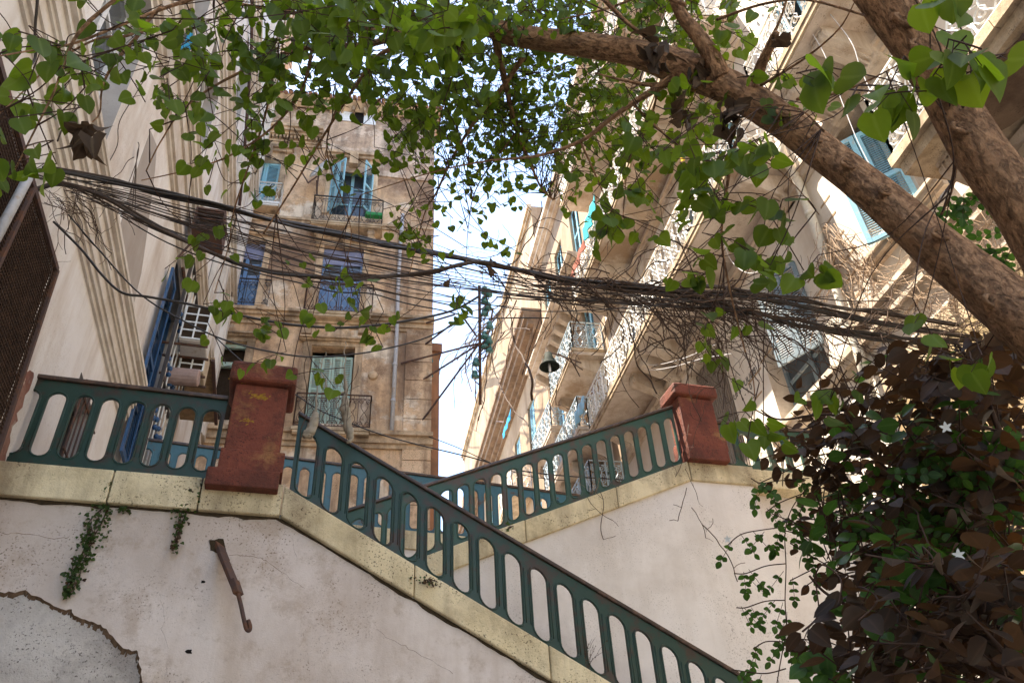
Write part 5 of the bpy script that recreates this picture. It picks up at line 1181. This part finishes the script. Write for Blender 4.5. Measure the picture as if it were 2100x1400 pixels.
def bush_leaves(box, n, d0, d1, s0, s1, shape=OVATE, mb=None, k0=5, flat=.9):
    mb = mb or bl; x0, y0, x1, y1 = box; left = n
    while left > 0:
        p = at(R.uniform(x0, x1), R.uniform(y0, y1), R.uniform(d0, d1)); k = min(left, R.randint(3, k0+2)); left -= k
        td = Vector((R.uniform(-1, .4), R.uniform(-.8, .5), R.uniform(-.5, .6))).normalized(); L = R.uniform(.12, .26)*d0/3
        e = p+td*L; near = min(bsp, key=lambda q_: (q_-p).length_squared)
        if R.random() < .5 and (near-p).length < .8: bt.tube(smooth([near, (near+p)/2+Vector((0, 0, .04)), p, e], 4), .0025, 4, False)
        else: bt.tube([p, e], .0022, 4, False)
        for j in range(k):
            q_ = p.lerp(e, (j+.3)/k); s = 1 if j % 2 else -1; sd = td.cross(Vector((0, 0, 1))).normalized()
            ld = (td*.5+sd*s*R.uniform(.4, 1.1)+Vector((0, 0, R.uniform(-.7, .25)))).normalized()
            nd = (Vector((0, 0, 1))*flat+rdir()*.9)
            add_leaf(mb, q_+ld*.012, ld, nd, R.uniform(s0, s1), shape, R.uniform(0, .35), R.uniform(0, .3))
for a in (((1720, 760, 2120, 960), 420, 2.9, 4.2, .05, .078), ((1840, 700, 2120, 860), 190, 2.6, 3.6, .05, .08), ((1600, 840, 1740, 930), 34, 3.3, 3.7, .045, .07), ((1660, 850, 1800, 960), 110, 3.2, 3.8, .045, .07), ((1720, 940, 2120, 1160), 500, 2.8, 4.2, .045, .075), ((1850, 900, 2120, 1420), 700, 2.5, 4.4, .05, .08), ((1740, 1120, 2120, 1420), 520, 2.4, 3.6, .045, .08), ((1660, 1330, 1800, 1420), 50, 2.6, 3.2, .05, .08), ((1700, 980, 1780, 1130), 70, 3.2, 3.6, .03, .05), ((1690, 1100, 1740, 1180), 26, 3.0, 3.3, .025, .04), ((1660, 1170, 1760, 1290), 26, 2.0, 2.3, .055, .07), ((1740, 1200, 2110, 1420), 150, 1.9, 2.6, .05, .068), ((1900, 1140, 2110, 1260), 50, 2.0, 2.5, .05, .066)): bush_leaves(*a)
bg_ = MB()
for a in (((1720, 760, 2120, 960), 60, 2.8, 4.0, .05, .07), ((1690, 940, 2120, 1160), 120, 2.7, 4.0, .045, .07), ((1850, 900, 2120, 1420), 150, 2.4, 4.0, .05, .075), ((1740, 1120, 2120, 1420), 110, 2.2, 3.4, .045, .07)): bush_leaves(*a, mb=bg_)
bg_.build('green_leaves', M['jasmine'], bush, True, fix=False)
bl.build('foliage', M['purple'], bush, True, fix=False); bt.build('stems', M['twig'], bush, True)
for j in range(5):
    pass
# ================================================================== JASMINE
jas = thing('jasmine_vine', at(1600, 1400, 3.0), 'green jasmine vine with small paired leaflets climbing in front of the white wall', 'climbing plant')
jl = MB(); js_ = MB(); jf = MB()
def sprig(x, y, ang, d, n=3, s=.026, L=.10):
    p = at(x, y, d); rx = (at(x+10, y, d)-p).normalized(); ry = (at(x, y-10, d)-p).normalized(); td = rx*math.cos(ang)+ry*math.sin(ang)+(EYE-p).normalized()*R.uniform(-.3, .3); e = p+td*L
    js_.tube([p, e], .0012, 3, False); nd0 = (EYE-p).normalized()+rdir()*.5
    for k in range(n):
        q_ = p.lerp(e, (k+.6)/n); sd = td.cross(nd0).normalized()
        for sg in (-1, 1): add_leaf(jl, q_, td*.55+sd*sg, nd0+rdir()*.2, s*R.uniform(.85, 1.2), OVATE, .1, .15)
    add_leaf(jl, e, td, nd0, s*1.4, OVATE, .1, .15)
JST = [([(1655, 1000), (1625, 1040), (1610, 1090), (1612, 1160), (1610, 1230), (1612, 1290), (1600, 1360), (1590, 1420)], 3.2), ([(1610, 1080), (1570, 1085), (1520, 1095), (1490, 1120)], 3.2), ([(1612, 1155), (1570, 1160), (1530, 1175), (1505, 1175)], 3.2), ([(1611, 1230), (1570, 1232), (1530, 1245), (1510, 1245)], 3.2), ([(1606, 1315), (1570, 1315), (1545, 1330)], 3.2), ([(1600, 1085), (1650, 1100), (1680, 1130), (1695, 1150)], 3.2), ([(1660, 980), (1600, 985), (1560, 990), (1540, 980)], 3.3), ([(1650, 1010), (1600, 1030), (1570, 1050)], 3.2), ([(1700, 980), (1660, 1020), (1640, 1060), (1690, 1080)], 3.2), ([(1612, 1370), (1570, 1380), (1520, 1375), (1500, 1372)], 3.0), ([(1606, 1310), (1650, 1310), (1690, 1320)], 3.1), ([(1620, 1190), (1660, 1170), (1700, 1150)], 3.2)]
for pxs, d in JST:
    pts = smooth([at(x, y, d) for x, y in pxs], 5); js_.tube(pts, .0022, 4, False)
    for k in range(1, len(pxs)*3):
        t = k/(len(pxs)*3)*(len(pxs)-1); i = min(int(t), len(pxs)-2); f = t-i; x = pxs[i][0]+(pxs[i+1][0]-pxs[i][0])*f; y = pxs[i][1]+(pxs[i+1][1]-pxs[i][1])*f
        if R.random() < .42: sprig(x+R.uniform(-5, 5), y+R.uniform(-5, 5), R.uniform(-2.4, -.6), d+R.uniform(-.1, .1), R.choice((2, 3, 3)), R.uniform(.018, .025), R.uniform(.07, .10))
for _ in range(130):
    x, y = R.choice(((R.uniform(1750, 2090), R.uniform(880, 1120)), (R.uniform(1780, 2090), R.uniform(900, 1180)), (R.uniform(1850, 2090), R.uniform(880, 1050)), (R.uniform(1750, 2000), R.uniform(1000, 1160)), (R.uniform(1740, 1900), R.uniform(1040, 1180)), (R.uniform(1950, 2100), R.uniform(880, 1000)))); sprig(x, y, R.uniform(-2.6, .2), R.uniform(2.7, 3.3), R.choice((2, 3)), R.uniform(.024, .034), R.uniform(.07, .11))
for (x0, y0, x1, y1) in ((2000, 470, 2090, 560), (1965, 390, 2010, 430), (2000, 500, 2060, 540)):
    for _ in range(9): sprig(R.uniform(x0, x1), R.uniform(y0, y1), R.uniform(-3, -.4), 3.4, 3, .026, .09)
for _ in range(26):
    p = at(R.uniform(1830, 1900), R.uniform(1110, 1190), 2.4); add_leaf(jl, p, (rdir()+Vector((0, 0, -.5))).normalized(), (EYE-p).normalized()+rdir()*.6, R.uniform(.05, .075), OVATE, .2, .2, R.uniform(.5, 1))
for _ in range(14):
    p = at(R.uniform(1650, 1720), R.uniform(1350, 1400), 2.6); add_leaf(jl, p, (rdir()+Vector((-.3, 0, .3))).normalized(), (EYE-p).normalized()+rdir()*.6, R.uniform(.05, .07), OVATE, .2, .2, R.uniform(.6, 1))
for (x, y) in ((1966, 1137), (1940, 876), (1492, 1105)):
    p = at(x, y, 2.3 if x > 1600 else 3.2); nd = (EYE-p).normalized()
    for k in range(5):
        a = k/5*2*PI+.4; rx = nd.cross(Vector((0, 0, 1))).normalized(); ry = rx.cross(nd); add_leaf(jf, p, rx*math.cos(a)+ry*math.sin(a)+nd*.15, nd, .016, LANCE, .1, .1, .5)
jl.build('foliage', M['jasmine'], jas, True, fix=False); js_.build('stems', M['twig'], jas, True); jf.build('flowers', M['flower'], jas, True, fix=False)

# ================================================================== IVY AND WEEDS ON THE STAIR WALL
def ivy(pxs, n, spread, label, s=(.018, .032), off=(.01, .07), mat='ivy', brown=0):
    t = thing('ivy', FF.P(*pxs[0], .05), label, 'ivy', 'small creepers on the stair wall'); q = MB(); st_ = MB(); dq = MB()
    for k in range(n):
        f = R.random()*(len(pxs)-1); i = min(int(f), len(pxs)-2); f -= i; sp_ = spread[i]+(spread[i+1]-spread[i])*f
        x = pxs[i][0]+(pxs[i+1][0]-pxs[i][0])*f+R.gauss(0, sp_*.5); y = pxs[i][1]+(pxs[i+1][1]-pxs[i][1])*f+R.gauss(0, 4)
        p = FF.P(x, y, R.uniform(*off)); add_leaf(dq if R.random() < brown else q, p, (Vector((R.uniform(-1, 1), -.3, R.uniform(-1, .3)))).normalized(), FF.n+rdir()*.8, R.uniform(*s), HEART, .15, .2, jit=.12)
    for k in range(5): st_.tube(smooth([FF.P(x+R.uniform(-spread[min(i, len(spread)-1)]*.5, spread[min(i, len(spread)-1)]*.5), y, .02) for i, (x, y) in enumerate(pxs)], 4), .003, 4, False)
    q.build('foliage', M[mat], t, True, fix=False)
    if dq.v: dq.build('dead_leaves', M['deadleaf'], t, True, fix=False)
    st_.build('stems', M['vine'], t, True)
ivy([(215, 1032), (200, 1065), (182, 1110), (165, 1150), (150, 1190), (138, 1222)], 330, [26, 30, 28, 24, 18, 8], 'long strand of green creeper hanging down the stair wall under the coping joint', brown=.12)
ivy([(400, 985), (395, 1005), (385, 1030), (378, 1050), (368, 1080), (358, 1125)], 210, [46, 34, 34, 26, 8, 8], 'short creeper tuft spilling over the coping left of the red pillar', brown=.35)
ivy([(225, 985), (220, 1010), (216, 1032)], 26, [10, 14, 14], 'few creeper leaves sprouting in the coping joint')
ivy([(240, 1045), (256, 1040), (268, 1052)], 22, [8, 10, 8], 'tiny creeper sprig under the coping between the two strands')
ivy([(855, 1182), (875, 1190), (895, 1198)], 70, [16, 20, 14], 'brown dried weed tuft on the sloping coping below the railing', (.012, .025), (.06, .16), brown=.85)
def weed(F, px, L, n, label, off, mat='vine', a=(1.0, 2.1)):
    t = thing('dry_weed', F.P(*px, off), label, 'weed', 'dry weeds on the stair'); q = MB(); l = MB()
    for k in range(n):
        w = wander(px[0]+R.uniform(-6, 6), px[1], -R.uniform(*a), L*R.uniform(.5, 1), 7, .3); pts = [F.P(x, y, off+.01*i*.3) for i, (x, y) in enumerate(w)]; q.tube(pts, .0016, 3, False)
        for p in pts[2:]:
            if R.random() < .6: add_leaf(l, p, rdir(), rdir(), R.uniform(.008, .016), OVATE, .4, .4)
    q.build('stems', M[mat], t, True); l.build('dead_leaves', M['deadleaf'], t, True, fix=False)
weed(FF, (1205, 1375), 80, 9, 'dry reddish weed growing on the sloping coping at the bottom', .02)
weed(FB, (1216, 1012), 34, 7, 'dry grass tuft on the back flight coping', .06, 'vinepale')
weed(FR, (1090, 985), 20, 5, 'dry tuft on the roof edge of the far house', .4)
ivy([(1040, 1085), (1046, 1080), (1052, 1078)], 10, [6, 8, 6], 'small fresh green sprout behind the foreground handrail', (.03, .05), (-1.5, -1.4))

# ================================================================== LIGHT, SKY, CAMERA
SUN_AZ = math.atan2(-.9, .44); SUN_EL = math.radians(69)
sd = Vector((math.sin(SUN_AZ)*math.cos(SUN_EL), math.cos(SUN_AZ)*math.cos(SUN_EL), math.sin(SUN_EL)))
sl_ = bpy.data.lights.new('sun', 'SUN'); sl_.energy = 3.8; sl_.angle = math.radians(.5); sl_.color = (1, .94, .85)
so = bpy.data.objects.new('sun', sl_); so.rotation_euler = (-sd).to_track_quat('-Z', 'Y').to_euler(); so.location = (0, 0, 40); COL.objects.link(so)
w = bpy.data.worlds.new('World'); sc.world = w; w.use_nodes = True; nt = w.node_tree; nt.nodes.clear()
sk_ = nt.nodes.new('ShaderNodeTexSky'); sk_.sky_type = 'NISHITA'; sk_.sun_disc = False; sk_.sun_elevation = SUN_EL; sk_.sun_rotation = SUN_AZ; sk_.dust_density = .6; sk_.air_density = 1.0
bg = nt.nodes.new('ShaderNodeBackground'); bg.inputs[1].default_value = .12; ow = nt.nodes.new('ShaderNodeOutputWorld'); nt.links.new(sk_.outputs[0], bg.inputs[0]); nt.links.new(bg.outputs[0], ow.inputs[0])
cd = bpy.data.cameras.new('camera'); cd.sensor_width = 36; cd.sensor_fit = 'HORIZONTAL'; cd.lens = FPX/2100*36; cd.clip_end = 500; cd.clip_start = .05
co_ = bpy.data.objects.new('camera', cd); COL.objects.link(co_); co_.matrix_world = Matrix.Translation(EYE) @ ROT.to_4x4(); sc.camera = co_
sc.view_settings.view_transform = 'Standard'; sc.view_settings.look = 'None'; sc.view_settings.exposure = 2.58; sc.view_settings.gamma = 1
sc.view_settings.use_white_balance = True; sc.view_settings.white_balance_temperature = 7200; sc.view_settings.white_balance_tint = 10
sc.cycles.max_bounces = 8; sc.cycles.diffuse_bounces = 5; sc.cycles.transmission_bounces = 4
sc.cycles.use_adaptive_sampling = True
